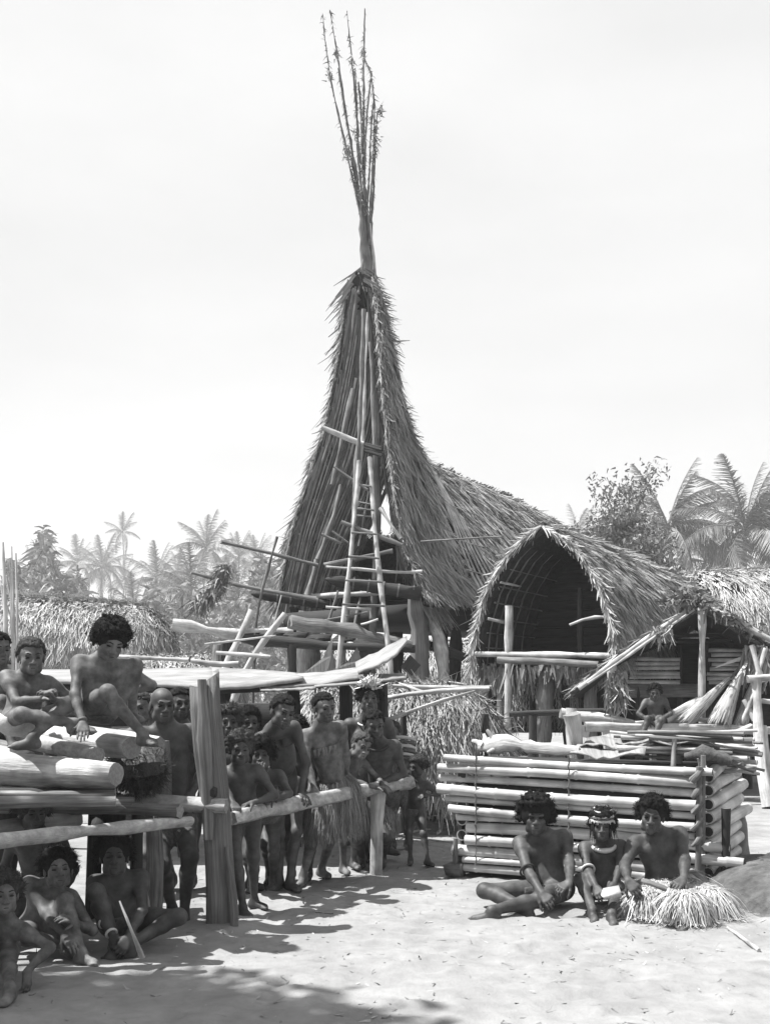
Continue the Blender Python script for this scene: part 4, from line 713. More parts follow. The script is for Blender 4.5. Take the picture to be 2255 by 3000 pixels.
def palm(px, py, d, sc, label, seed, nf=20, lean=0.0, wind=0.0, group='palms', trunk_r=.15):
    rg = np.random.default_rng(seed); top = P(px, py, d); base = A(top[0] + lean, d, 0); t = thing('palm_tree', base, label, 'palm tree', group)
    obj('trunk', tube(MB(), [base - A(0, 0, .2), lerp(base, top, .35) + A(lean * .12, 0, 0), lerp(base, top, .7) + A(lean * .1, 0, 0), top], [trunk_r * 1.5, trunk_r * 1.05, trunk_r * .95, trunk_r * .9], n=8, wob=.1, sub=12, seed=seed), M['trunk'], t)
    for i in range(nf):
        k = i / nf; az = i * 2.4 + rg.uniform(-.3, .3); el = lerp(1.15, -.75, k ** 1.1) + rg.normal(0, .1)
        me = FR[3] if k < .18 else FR[0] if k < .5 else FR[1] if k < .75 else FR[2]
        if wind: az = az - wind * math.sin(az) * 1.1; me = FR[4] if i % 2 else me
        o = bpy.data.objects.new('frond', me); COL.objects.link(o); o.parent = t; o.location = tuple(top - base + A(0, 0, .1)); s = sc * rg.uniform(.85, 1.12)
        o.rotation_euler = (rg.normal(0, .15), -el, az); o.scale = (s, s, s)
LP = [(228, 1650, 150, 1.0, 'leafy palm left of the tall thin palm above the long house roof', 18, 0), (300, 1665, 140, 1.15, 'broad palm just left of the tall thin palm trunk', 20, 0), (360, 1560, 170, .85, 'tallest thin palm with a small crown alone against the sky', 12, 0), (365, 1705, 150, .85, 'short palm directly below the tall thin palm', 14, 0),
      (460, 1700, 110, 1.0, 'drooping palm between the thin palm and the hanging leaf bundle', 18, 0), (145, 1690, 150, 1.0, 'low dark palm nearest the bamboo poles', 16, 0), (605, 1610, 120, 1.1, 'highest feathery palm behind the scaffold poles', 20, 0), (700, 1635, 140, .95, 'palm crown seen behind the scaffold upright', 18, 0), (755, 1640, 140, .9, 'palm crown between scaffold upright and spire house', 16, 0),
      (560, 1745, 70, .85, 'near palm with long drooping fronds beside the leaf bundle', 18, 0), (520, 1690, 130, 1.0, 'hazy palm crown behind the near drooping palm', 16, 0), (655, 1730, 90, .9, 'palm crown half hidden by the hanging leaf bundle', 16, 0), (1690, 1560, 120, .9, 'small palm tip above the arched house ridge', 10, 0),
      (90, 1640, 190, .7, 'faint bare palm close to the bamboo poles', 7, 0), (395, 1790, 85, .75, 'low palm fronds rising over the long house ridge', 14, 0), (700, 1760, 75, .8, 'low bushy palm under the scaffold poles', 16, 0)]
for i, (x, y, d, s, lab, nf, w) in enumerate(LP): palm(x, y, d * 1.75, s * 1.7, lab, i + 1, nf, lean=(i % 3 - 1) * 1.5)
palm(1955, 1550, 96, 1.5, 'large windblown palm behind the arched house roof', 40, 26, lean=1.2, wind=.8, trunk_r=.2); palm(2182, 1555, 92, 1.65, 'large windblown palm nearest the picture edge above the bright roof', 41, 28, lean=-.3, wind=.7, trunk_r=.2); palm(2065, 1650, 105, 1.4, 'lower windblown palm between the two large ones', 42, 18, wind=.6)
def leafy(name, base, top, crown, nl, label, seed, size=.12, limbs=9, mat='leaf'):
    rg = np.random.default_rng(seed); t = thing(name, base, label, 'tree'); tr = obj('trunk', tube(MB(), [base, lerp(base, top, .5) + A(.1, 0, 0), top], [.22, .16, .1], n=8, wob=.25, sub=8, seed=seed), M['trunk'], t)
    pts = []
    for k in range(limbs):
        e = top + rg.normal(0, .62, 3) * crown; mb = tube(MB(), [lerp(base, top, rg.uniform(.55, 1)), lerp(top, e, .5) + rg.normal(0, .1, 3), e], [.08, .05, .015], n=5, wob=.3, sub=6, seed=k); obj('limb', mb, M['trunk'], t); pts += [lerp(top, e, q) for q in (.5, .75, 1)]
    pts = np.array(pts); c = pts[rg.integers(0, len(pts), nl)] + rg.normal(0, .2, (nl, 3)) * crown
    mb = MB(); blades(mb, c, rg.normal(0, 1, (nl, 3)) - A(0, 0, .4), rg.normal(0, 1, (nl, 3)), rg.uniform(.7, 1.4, nl) * size * 1.7, size, droop=.2, seed=seed, sh=rg.random(nl)); obj('crown', mb, M[mat], t, kind='stuff', smooth=False); return t
b = P(1830, 1600, 46); b[2] = 0; leafy('broadleaf_tree', b, P(1825, 1520, 46), A(1.6, 1.5, 1.4), 4200, 'sparse broadleaf tree between the arched house ridge and the palms', 5, .09, 20)
b = P(1870, 1700, 44); b[2] = 0; leafy('broadleaf_tree', b, P(1865, 1640, 44), A(1.4, 1.2, .9), 4200, 'dense lower broadleaf tree just behind the arched house roof', 6, .09, 16)
# bamboo poles standing at the left edge
bp = thing('bamboo_stand', P(30, 1900, 12.5) * A(1, 1, 0), 'pale thin bamboo poles standing upright behind the boy in white', 'bamboo poles')
for i, (x0, x1, y) in enumerate(((10, 22, 1590), (30, 44, 1640), (48, 52, 1620), (2, 30, 1700), (20, 60, 1690), (36, 40, 1600))): pole(bp, [(x0, y, 12.6), ((x0 + x1) / 2 + 3, 1780, 12.5), (x1, HY + F * CZ / 12.5, 12.5)], [.008, .016, .02], 'bamboo', 'bamboo', wob=.5)
# undergrowth closing the view
mb = MB(); nb = 36000; x = rg.uniform(-1, 1, nb); d = rg.uniform(90, 150, nb); px = np.where(rg.random(nb) < .5, rg.uniform(-200, 900, nb), rg.uniform(-200, 2455, nb)); hmax = np.where(px < 900, 11.0, np.where(px > 1650, 7.5, 5.0)) * (d / 85) * (.75 + .35 * np.sin(px * .013) * np.sin(px * .0041 + 1) + .12 * np.sin(px * .06)); c = np.c_[(px - CX) / F * d, d, hmax * rg.random(nb) ** .8]
blades(mb, c, rg.normal(0, 1, (nb, 3)) + A(0, 0, .3), rg.normal(0, 1, (nb, 3)) + A(0, -.4, .4), rg.uniform(.5, 1.7, nb), rg.uniform(.12, .45, nb), droop=.4, seed=90, sh=rg.beta(1.5, 1.5, nb)); obj('undergrowth', mb, M['leaf'], None, 'hazy belt of mixed bush and palm scrub closing the village', 'undergrowth', kind='stuff', smooth=False)
# the shade tree standing beside the photographer's left, outside the picture, that dapples the sand
b = A(-7.3, 4.6, 0); t_ = leafy('shade_tree', b, A(-6.65, 5.0, 8.0), A(1.45, .7, .5), 5200, 'broad leafy shade tree standing beyond the log platform end', 9, .14, 22)

# ------------------------------------------------------------------ haze
mb = MB(); box(mb, A(0, 440, 19), A(900, 0, 0), A(0, 480, 0), A(0, 0, 20.5)); hz = bpy.data.materials.new('haze'); hz.use_nodes = True; hn = hz.node_tree
for n in list(hn.nodes): hn.nodes.remove(n)
ho = hn.nodes.new('ShaderNodeOutputMaterial'); pv = hn.nodes.new('ShaderNodeVolumePrincipled'); pv.inputs['Color'].default_value = (.95, .95, .95, 1); pv.inputs['Density'].default_value = .0009; pv.inputs['Anisotropy'].default_value = 0.2; hn.links.new(pv.outputs[0], ho.inputs['Volume'])
HAZE = obj('haze', mb, hz, None, 'pale haze hanging over the whole village', 'haze', kind='stuff', smooth=False)
# ------------------------------------------------------------------ people: one continuous body surface each, grown round a posed skeleton
class Body:
    def __init__(s): s.pr = []
    def cap(s, a, b, ra, rb, k=.03): s.pr.append(('c', np.asarray(a, float), np.asarray(b, float), ra, rb, k))
    def ell(s, c, R, rad, k=.03, neg=False): s.pr.append(('n' if neg else 'e', np.asarray(c, float), np.asarray(R, float), np.asarray(rad, float), None, k))
def pbox(p):
    if p[0] == 'c': r = max(p[3], p[4]); return np.minimum(p[1], p[2]) - r, np.maximum(p[1], p[2]) + r
    r = p[3].max(); return p[1] - r, p[1] + r
def field(prims, lo, hi, h):
    n = np.ceil((hi - lo) / h).astype(int) + 1; Fd = np.full(n, .12, np.float32); ax = [lo[i] + h * np.arange(n[i]) for i in range(3)]
    for p in prims:
        a, b = pbox(p); k = p[5]; pad = k + 2.5 * h
        i0 = np.maximum(np.floor((a - pad - lo) / h).astype(int), 0); i1 = np.minimum(np.ceil((b + pad - lo) / h).astype(int) + 1, n)
        if np.any(i1 <= i0): continue
        X, Y, Z = np.meshgrid(*[ax[i][i0[i]:i1[i]] for i in range(3)], indexing='ij'); sl_ = tuple(slice(i0[i], i1[i]) for i in range(3)); cur = Fd[sl_]
        if p[0] == 'c':
            ab = p[2] - p[1]; px, py, pz = X - p[1][0], Y - p[1][1], Z - p[1][2]; t = np.clip((px * ab[0] + py * ab[1] + pz * ab[2]) / max(ab @ ab, 1e-9), 0, 1)
            d = np.sqrt((px - t * ab[0]) ** 2 + (py - t * ab[1]) ** 2 + (pz - t * ab[2]) ** 2) - (p[3] + (p[4] - p[3]) * t)
        else:
            q = np.stack([X - p[1][0], Y - p[1][1], Z - p[1][2]], -1) @ p[2]; r = p[3]; k0 = np.linalg.norm(q / r, axis=-1); k1 = np.linalg.norm(q / r ** 2, axis=-1); d = k0 * (k0 - 1) / np.maximum(k1, 1e-6)
        if p[0] == 'n': d = -d; hh = np.clip(.5 - .5 * (cur - d) / k, 0, 1); Fd[sl_] = cur + (d - cur) * hh + k * hh * (1 - hh)
        else: hh = np.clip(.5 + .5 * (cur - d) / k, 0, 1); Fd[sl_] = cur + (d - cur) * hh - k * hh * (1 - hh)
    return Fd
def nets(Fd, lo, h):
    S = Fd < 0; n = np.array(Fd.shape); cs = [S[i:n[0] - 1 + i, j:n[1] - 1 + j, k:n[2] - 1 + k] for i in (0, 1) for j in (0, 1) for k in (0, 1)]
    tot = sum(c.astype(np.int8) for c in cs); cells = np.argwhere((tot > 0) & (tot < 8))
    if len(cells) == 0: return np.zeros((0, 3)), np.zeros((0, 4), int)
    idm = np.full(n - 1, -1, np.int64); idm[tuple(cells.T)] = np.arange(len(cells))
    off = np.array([(i, j, k) for i in (0, 1) for j in (0, 1) for k in (0, 1)]); val = np.stack([Fd[tuple((cells + o).T)] for o in off], 1)
    acc = np.zeros((len(cells), 3)); cnt = np.zeros(len(cells))
    for a in range(8):
        for b in range(a + 1, 8):
            if np.abs(off[a] - off[b]).sum() != 1: continue
            m = (val[:, a] < 0) != (val[:, b] < 0); t = val[m, a] / (val[m, a] - val[m, b]); acc[m] += off[a] + t[:, None] * (off[b] - off[a]); cnt[m] += 1
    V = lo + h * (cells + acc / cnt[:, None]); Q = []
    for ax in range(3):
        o1, o2 = [(1, 2), (2, 0), (0, 1)][ax]; sA = [slice(None)] * 3; sB = [slice(None)] * 3; sA[ax] = slice(0, -1); sB[ax] = slice(1, None)
        for o in (o1, o2): sA[o] = sB[o] = slice(1, -1)
        Aa, Bb = S[tuple(sA)], S[tuple(sB)]
        for flip in (False, True):
            e = np.argwhere((Aa & ~Bb) if not flip else (~Aa & Bb)); e[:, o1] += 1; e[:, o2] += 1
            u1 = np.zeros(3, int); u1[o1] = 1; u2 = np.zeros(3, int); u2[o2] = 1
            q = np.stack([idm[tuple((e - u1 - u2).T)], idm[tuple((e - u2).T)], idm[tuple(e.T)], idm[tuple((e - u1).T)]], 1)
            Q.append(q if not flip else q[:, ::-1])
    return V, np.concatenate(Q)
def surface(prims, regions, lo, hi, h):
    """coarse body, finer spheres (centre, radius, step) for head and hands"""
    mb = MB(); V, Q = nets(field(prims, lo, hi, h), lo, h)
    c = V[Q].mean(1); keep = np.ones(len(Q), bool)
    for (o, r, _) in regions: keep &= np.linalg.norm(c - o, axis=1) > r
    mb.add(V, Q[keep].tolist())
    for (o, r, hh) in regions:
        l, u = o - r - 3 * hh, o + r + 3 * hh; V, Q = nets(field(prims, l, u, hh), l, hh)
        if len(Q) == 0: continue
        c = V[Q].mean(1); mb.add(V, Q[np.linalg.norm(c - o, axis=1) < r + h * .9].tolist())
    return mb
def clean(mb, extra=()):
    V = np.concatenate(mb.v); used = np.unique(np.array([i for f in mb.f for i in f])); mp = np.full(len(V), -1); mp[used] = np.arange(len(used)); r = MB(); r.add(V[used], [[int(mp[i]) for i in f] for f in mb.f]); return r
def ik(a, t, l1, l2, hint):
    a, t = np.asarray(a, float), np.asarray(t, float); d = t - a; L = np.linalg.norm(d); m = (l1 + l2) * .995
    if L > m: t = a + d / L * m; d = t - a; L = m
    if L < abs(l1 - l2) + .02: L = abs(l1 - l2) + .02
    x = d / np.linalg.norm(d); hv = np.asarray(hint, float); hv = hv - (hv @ x) * x; hv = nrm(hv); c = np.clip((l1 * l1 + L * L - l2 * l2) / (2 * l1 * L), -1, 1); s = math.sqrt(1 - c * c)
    return a + x * l1 * c + hv * l1 * s, t
def rotm(fwd, up):
    """columns: right-hand side of the figure's own left, forward (-y local), up"""
    f = nrm(fwd); u = np.asarray(up, float); u = nrm(u - (u @ f) * f); x = np.cross(u, -f); return np.stack([x, -f, u], 1)   # local axes x, y(back), z(up)
def add_head(B, c, R, s, jaw=1.0, child=False):
    L = lambda x, y, z: c + R @ (A(x, y, z) * s); q = 1.06 if child else 1.0
    B.ell(L(0, .012, .03), R, A(.074 * q, .094 * q, .084 * q) * s, .02); B.ell(L(0, -.03, -.045), R, A(.056, .06, .066) * s, .03); B.ell(L(0, -.07, -.094 if not child else -.088), R, A(.022, .02, .02) * s, .02)
    for x in (-1, 1):
        B.ell(L(.04 * x, -.052, -.026), R, A(.02, .022, .02) * s, .02); B.ell(L(.076 * x * q, .012, -.008), R, A(.010, .022, .033) * s, .006)
        B.ell(L(.05 * x, -.01, -.07), R, A(.02, .035, .03) * s, .02)
    B.cap(L(-.038, -.084, .021), L(.038, -.084, .021), .0125 * s, .0125 * s, .012)
    for x in (-1, 1): B.ell(L(.032 * x, -.1, .0), R, A(.022, .019, .0115) * s, .01, True)
    B.cap(L(0, -.088, .014), L(0, -.108, -.03), .008 * s, .013 * s, .008)
    for x in (-1, 1): B.ell(L(.016 * x, -.1, -.033), R, A(.011, .012, .009) * s, .006)
    B.cap(L(-.021, -.085, -.0565), L(.021, -.085, -.0565), .0105 * s, .0105 * s, .006); B.cap(L(-.018, -.085, -.0725), L(.018, -.085, -.0725), .0115 * s, .0115 * s, .006)
    B.cap(L(-.02, -.1, -.0635), L(.02, -.1, -.0635), .0025, .0025, .001) if False else None
def add_hand(B, w, d, pn, s, side, curl=.35, spread=.0):
    x = nrm(d); z = nrm(pn - (pn @ x) * x); y = np.cross(z, x) * side
    pos = lambda a, b, c: w + (x * a + y * b + z * c) * s
    for i, b in enumerate((.03, .01, -.011, -.03)): B.cap(pos(.012, b * .6, 0), pos(.078 - .006 * abs(i - 1.3), b, 0), .015 * s, .0125 * s, .014)
    for i, (b, L) in enumerate(((.031, .062), (.0105, .073), (-.0105, .068), (-.031, .052))):
        p = pos(.08 - .006 * abs(i - 1.3), b, 0); a = spread * b * 8; dr = nrm(x + y * a)
        for k, f in enumerate((.45, .32, .27)):
            th = curl * (k + .6) * (1 + .1 * i); v = dr * math.cos(th) + z * math.sin(th); e = p + v * L * f * s; B.cap(p, e, (.0092 - .0011 * k) * s, (.0085 - .0012 * k) * s, .004); p = e
    p = pos(.022, .026, .004); dr = nrm(x * .62 + y * .72 + z * .3); e = p + dr * .036 * s; B.cap(p, e, .013 * s, .011 * s, .008); dr = nrm(x * .85 + y * .4 + z * (.2 + curl * .6)); e2 = e + dr * .03 * s; B.cap(e, e2, .0105 * s, .009 * s, .004); B.cap(e2, e2 + nrm(dr + z * curl * .5) * .022 * s, .009 * s, .007 * s, .003)
def add_foot(B, ank, d, s):
    x = nrm(d * A(1, 1, .25)); side = nrm(np.cross(x, A(0, 0, 1))); up = np.cross(side, x)
    B.cap(ank, ank - up * .045 * s - x * .03 * s, .034 * s, .03 * s, .02); B.cap(ank - up * .04 * s, ank - up * .055 * s + x * .11 * s, .036 * s, .026 * s, .025); B.cap(ank - up * .05 * s - x * .03 * s, ank - up * .06 * s + x * .1 * s, .026 * s, .024 * s, .02)
    for i, b in enumerate((.032, .015, -.001, -.016, -.03)): p = ank - up * .062 * s + x * (.105 - .01 * abs(i - .8)) * s + side * b * s; B.cap(p, p + x * (.048 - .006 * i) * s, (.0145 - .0013 * i) * s, (.0125 - .0012 * i) * s, .006)
def curl_hair(c, R, s, style, rgk, child=False):
    """lumpy curls over the skull, hairline above brow and ears"""
    pr = []; n_, rr, out_ = dict(afro=(520, .0125, .042), bushy=(460, .0125, .027), curly=(380, .011, .015), tousled=(380, .0125, .021), short=(460, .0085, .005), crop=(460, .007, .001), stubble=(0, 0, 0))[style]; pts = []
    q = 1.06 if child else 1.0
    while len(pts) < n_:
        u = nrm(rgk.normal(0, 1, 3)); face = -u[1]
        if u[2] < -.38 + .1 * rgk.normal() or (face > .35 and u[2] < .46) or (face > .1 and u[2] < .12): continue
        rad = A(.076 * q + out_, .096 * q + out_, .086 * q + out_) * (1 + rgk.normal(0, .035 if style in ('short', 'crop') else .07)); pts.append((A(0, .012, .03) + u * rad, u))
    for p, u in pts: pr.append(('e', c + R @ (p * s), R, A(rr, rr, rr) * s * rgk.uniform(.8, 1.25), None, .008))
    pr.append(('e', c + R @ (A(0, .026, .04) * s), R, A(.075 * q + out_ * .75, .09 * q + out_ * .6, .082 * q + out_ * .8) * s, None, .01))
    lo = c - .2 * s; hi = c + .2 * s; V, Q = nets(field(pr, lo, hi, .008 if style in ('afro', 'bushy', 'tousled', 'curly') else .006), lo, .008 if style in ('afro', 'bushy', 'tousled', 'curly') else .006)
    mb = MB(); mb.add(V, Q.tolist())
    if True:
        m = 3200 if style in ('afro', 'bushy', 'curly', 'tousled') else 1500; k = rgk.integers(0, len(pts), m); P0 = np.array([pts[i][0] for i in k]); U = np.array([pts[i][1] for i in k]); o = P0 + U * rr * .5 + rgk.normal(0, rr * .6, (m, 3)); D = U * .8 + rgk.normal(0, .7, (m, 3))
        blades(mb, (o * s) @ R.T + c, D @ R.T, rgk.normal(0, 1, (m, 3)), rgk.uniform(.01, .03, m) * s * (1.2 if style in ('afro', 'bushy', 'tousled') else .8 if style == 'curly' else .35), .003, droop=.2, seed=3)
    return mb
NP = [0]
def person(label, H, pelvis, neck, head, look=(0, -1, 0), tilt=(0, 0, 1), chest=(0, -1, 0), hl=None, hr=None, fl=None, fr=None, el=None, er=None, kl=None, kr=None, hair='curly', hairmat='hair', skin='skin', wear='darkcloth',
           child=True, belly=0.0, build=1.0, lfd=None, rfd=None, curl=.4, hld=None, hrd=None, detail=1.0, skirt=None, palm_l=None, palm_r=None, wz=(-.13, .05), handsc=1.0):
    """joints are world points; l / r are the figure's own image-left and image-right limbs"""
    NP[0] += 1; rgk = np.random.default_rng(NP[0] * 13); S = H / 1.56; hsz = (S ** .55 if child else S ** .65); B = Body(); pelvis, neck, head = (np.asarray(x, float) for x in (pelvis, neck, head))
    up = nrm(neck - pelvis); Rt = rotm(chest, up); lat = -Rt[:, 0] if (Rt[:, 0] @ A(1, 0, 0)) > 0 else Rt[:, 0]; fwd = -Rt[:, 1]        # lat points to image left
    ua, fa, th, sn = .275 * S, .235 * S, .385 * S, .375 * S; w = build; tl_ = np.linalg.norm(neck - pelvis)
    B.ell(pelvis + up * .03 * S, Rt, A(.135, .095, .1) * S * w, .05); B.ell(lerp(pelvis, neck, .33) + fwd * (.012 + belly) * S, Rt, A(.118, .09 + belly, .13 * tl_ / (.46 * S)) * S * w, .06); B.ell(lerp(pelvis, neck, .68), Rt, A(.14, .095, .15 * tl_ / (.46 * S)) * S * w, .05)
    sp = lerp(pelvis, neck, .93); sw = .155 * S * (w ** .5)
    shl, shr = sp + lat * sw, sp - lat * sw
    B.cap(sp + lat * sw * .75, sp - lat * sw * .75, .048 * S, .048 * S, .05); B.cap(sp + up * .03 * S, lerp(neck, head, .55), .055 * S * w, .05 * hsz, .035); B.cap(sp + lat * .1 * S, neck + up * .03 * S, .035 * S, .04 * S, .04); B.cap(sp - lat * .1 * S, neck + up * .03 * S, .035 * S, .04 * S, .04)
    for x in (-1, 1): B.ell(lerp(pelvis, neck, .78) + lat * x * .065 * S + fwd * .06 * S, Rt, A(.062, .035, .05) * S * w, .03)
    R = rotm(look, tilt); add_head(B, head, R, hsz, child=child); regs = [(head - R[:, 2] * .01, .135 * hsz, .0058)]
    hipl, hipr = pelvis + lat * .078 * S, pelvis - lat * .078 * S
    hands = []
    for sh, hd, hint, dirv, pn, sd in ((shl, hl, el, hld, palm_l, 1), (shr, hr, er, hrd, palm_r, -1)):
        if hd is None: hd = sh - up * .48 * S + fwd * .05 * S
        hint = (lat * sd * .6 - fwd * .5 - A(0, 0, .6)) if hint is None else np.asarray(hint, float)
        e, wr = ik(sh, hd, ua, fa, hint); B.cap(sh, lerp(sh, e, .25), .052 * S * w, .048 * S * w, .035); B.cap(sh, e, .043 * S * w, .034 * S * w, .03); B.cap(e, lerp(e, wr, .35), .035 * S * w, .036 * S * w, .02); B.cap(lerp(e, wr, .3), wr, .034 * S * w, .0225 * S, .015)
        dv = nrm(wr - e) if dirv is None else np.asarray(dirv, float); pnv = A(0, 0, -1) * .8 - lat * sd * .5 if pn is None else np.asarray(pn, float)
        if abs(nrm(dv) @ nrm(pnv)) > .9: pnv = -lat * sd + fwd * .2
        hands.append((wr, dv, pnv, sd, e))
    legs = []
    for hp, ft, hint, fd, sd in ((hipl, fl, kl, lfd, 1), (hipr, fr, kr, rfd, -1)):
        if ft is None: ft = A(hp[0], hp[1], .07 * S)
        hint = fwd + lat * sd * .15 if hint is None else np.asarray(hint, float)
        st = np.clip(np.linalg.norm(np.asarray(ft) - hp) / ((th + sn) * .985), 1, 1.22); k, an = ik(hp, ft, th * st, sn * st, hint); B.cap(hp, k, .077 * S * w, .05 * S * w, .04); B.cap(lerp(hp, k, .15), lerp(hp, k, .5), .074 * S * w, .066 * S * w, .03); B.ell(k, np.eye(3), A(.05, .05, .05) * S * w, .02)
        back = nrm(np.cross(np.cross(an - k, hint), an - k)); back = -back if back @ np.asarray(hint) > 0 else back
        B.cap(k, lerp(k, an, .3) + back * .016 * S, .045 * S * w, .05 * S * w, .03); B.cap(lerp(k, an, .3) + back * .016 * S, an, .05 * S * w, .03 * S, .02); legs.append((hp, k, an, fd, sd))
    for wr, dv, pnv, sd, e in hands:
        add_hand(B, wr, dv, pnv, hsz * .98 * handsc, sd, curl); regs.append((wr + nrm(dv) * .085 * hsz, .105 * hsz, .0048 if detail >= 1 else .0065))
    for hp, k, an, fd, sd in legs: add_foot(B, an, fwd * A(1, 1, 0) if fd is None else np.asarray(fd, float), S ** .8)
    bb = np.array([np.stack(pbox(p)) for p in B.pr]); lo, hi = bb[:, 0].min(0) - .05, bb[:, 1].max(0) + .05
    h = .0115 if detail >= 1 else .015
    mb = clean(surface(B.pr, regs, lo, hi, h))
    for x in (-1, 1):                                            # eyes
        e = head + R @ (A(.032 * x, -.0765, .0) * hsz); g = blob(A(0, 0, 0), A(.0165, .0085, .0062) * hsz, 1, 0, 10, 8); mb.add(np.concatenate(g.v) @ R.T + e, g.f, None, 1)
        tube(mb, [head + R @ (A(.014 * x, -.0955, .024) * hsz), head + R @ (A(.033 * x, -.094, .031) * hsz), head + R @ (A(.05 * x, -.082, .026) * hsz)], .0042 * hsz, n=5, mi=1)
    tube(mb, [head + R @ (A(x, -.0985 + abs(x) * .33, -.0645 - abs(x) * .1) * hsz) for x in (-.024, -.012, 0, .012, .024)], .0023 * hsz, n=5, mi=1)
    t = thing('person', A(pelvis[0], pelvis[1], min(pelvis[2], legs[0][2][2]) - .07), label, 'person')
    obj('body', mb, [M[skin], M['eye']], t)
    if hair != 'stubble': obj('hair', curl_hair(head, R, hsz, hair, rgk, child), M[hairmat], t)
    if wear:                                                     # waist cloth that follows the hips
        pr = [('e', pelvis + up * .03 * S, Rt, A(.135, .095, .1) * S * w + .012, None, .04), ('e', lerp(pelvis, neck, .33) + fwd * (.012 + belly) * S, Rt, A(.118, .09 + belly, .13) * S * w + .008, None, .05)] + [('c', hp, k, .077 * S * w + .013, .05 * S * w + .013, .04) for hp, k, an, fd, sd in legs]
        lo2, hi2 = pelvis - .42 * S, pelvis + .42 * S; hh = .011; Fd = field(pr, lo2, hi2, hh); n_ = Fd.shape; X, Y, Z = np.meshgrid(*[lo2[i] + hh * np.arange(n_[i]) for i in range(3)], indexing='ij'); Q_ = np.stack([X, Y, Z], -1) - pelvis
        top = Q_ @ up - wz[1] * S; dist = np.linalg.norm(Q_, axis=-1) - abs(wz[0]) * 1.25 * S
        Fd = np.maximum(np.maximum(Fd, top), dist + .008 * np.sin(X * 90) * np.sin(Y * 70)); V, Q = nets(Fd.astype(np.float32), lo2, hh); g = MB(); g.add(V, Q.tolist()); obj('waist_cloth', g, M[wear], t)
    J = dict(root=t, pelvis=pelvis, up=up, lat=lat, fwd=fwd, S=S, head=head, R=R, hs=hsz, hands=hands, legs=legs, neck=neck, w=w, sp=sp)
    if skirt: grass_skirt(J, **skirt)
    return J
def grass_skirt(J, L=.4, n=900, out=.25, seated=False, mat='grassskirt', zoff=.08, layers=1.0, wd=.005, floor=.012):
    n = int(n * 1.9)
    rg = np.random.default_rng(int(abs(J['pelvis'][0]) * 1000) + 5); S = J['S']; ph = rg.uniform(0, 2 * math.pi, n); Rr = A(.15, .115) * S * J['w']
    ring = J['pelvis'] + J['up'] * zoff * S; dr = np.cos(ph)[:, None] * J['lat'] + np.sin(ph)[:, None] * J['fwd']; p = ring + np.cos(ph)[:, None] * J['lat'] * Rr[0] + np.sin(ph)[:, None] * J['fwd'] * Rr[1] + rg.normal(0, .008, (n, 3))
    seg = 7; ln = L * rg.uniform(.75, 1.12, n) / seg; D = dr * (rg.uniform(.6, 1.5, n) * (1.5 if seated else out * 2))[:, None] + A(0, 0, -1) * (.15 if seated else .7); sd = np.cross(dr, A(0, 0, 1)); mb = MB(); pts = [p.copy()]
    sw = rg.normal(0, .10, (n, 3)); legs = J['legs']
    for k in range(seg):
        D = D / np.linalg.norm(D, axis=1)[:, None]; p = p + D * ln[:, None]
        for hp, kn, an, fd, s_ in legs:                          # keep the strands on top of the thighs
            for a, b, r0, r1 in ((hp, kn, .09 * S, .062 * S), (kn, an, .06 * S, .045 * S)):
                ab = b - a; t = np.clip(((p - a) @ ab) / (ab @ ab), 0, 1); c = a + t[:, None] * ab; v = p - c; dd = np.linalg.norm(v, axis=1); r = (r0 + (r1 - r0) * t) * J['w'] + .008 + rg.random(n) * .012; m = dd < r; v = v / np.maximum(dd, 1e-6)[:, None]; p[m] = c[m] + v[m] * r[m][:, None]
        p[:, 2] = np.maximum(p[:, 2], floor + rg.random(n) * .012); pts.append(p.copy()); D = D * .7 + A(0, 0, -.62) + sw * .45 + rg.normal(0, .11, (n, 3))
    pts = np.array(pts); w = wd * rg.uniform(.6, 1.4, n); rows = []
    for k in range(seg + 1): ww = (w * (1 - .55 * k / seg))[:, None] * sd / 2; rows += [pts[k] - ww, pts[k] + ww]
    V = np.stack(rows, 1).reshape(-1, 3); kk = 2 * (seg + 1); f = np.array([[2 * i, 2 * i + 1, 2 * i + 3, 2 * i + 2] for i in range(seg)]); sh = rg.beta(1.6, 1.5, n)
    mb.add(V, (np.arange(n)[:, None, None] * kk + f[None]).reshape(-1, 4).tolist(), np.tile(np.array([[j % 2 * .02, j // 2 * .1] for j in range(kk)]), (n, 1)), 0, np.repeat(sh, seg)); sk = obj('fibre_skirt', mb, M[mat], J['root'], smooth=False)
    m = 40; a = np.linspace(0, 2 * math.pi, m + 1); c = [ring + math.cos(q) * J['lat'] * Rr[0] * 1.06 + math.sin(q) * J['fwd'] * Rr[1] * 1.06 for q in a]; obj('waistband', tube(MB(), c, .012, n=6, cap=0, wob=.3), M[mat], sk)
def ring(J, c, ax, r, tr, mat, name):
    x, y, _ = frame(ax); a = np.linspace(0, 2 * math.pi, 25); return obj(name, tube(MB(), [c + (x * math.cos(q) + y * math.sin(q)) * r for q in a], tr, n=7, cap=0), M[mat], J['root'])
def armband(J, k, t, mat='shell', r=.036):
    wr, dv, pn, sd, e = J['hands'][k]; ring(J, lerp(e, wr, t), wr - e, r * J['S'] * (1.1 - .45 * t), .008, mat, 'bracelet')
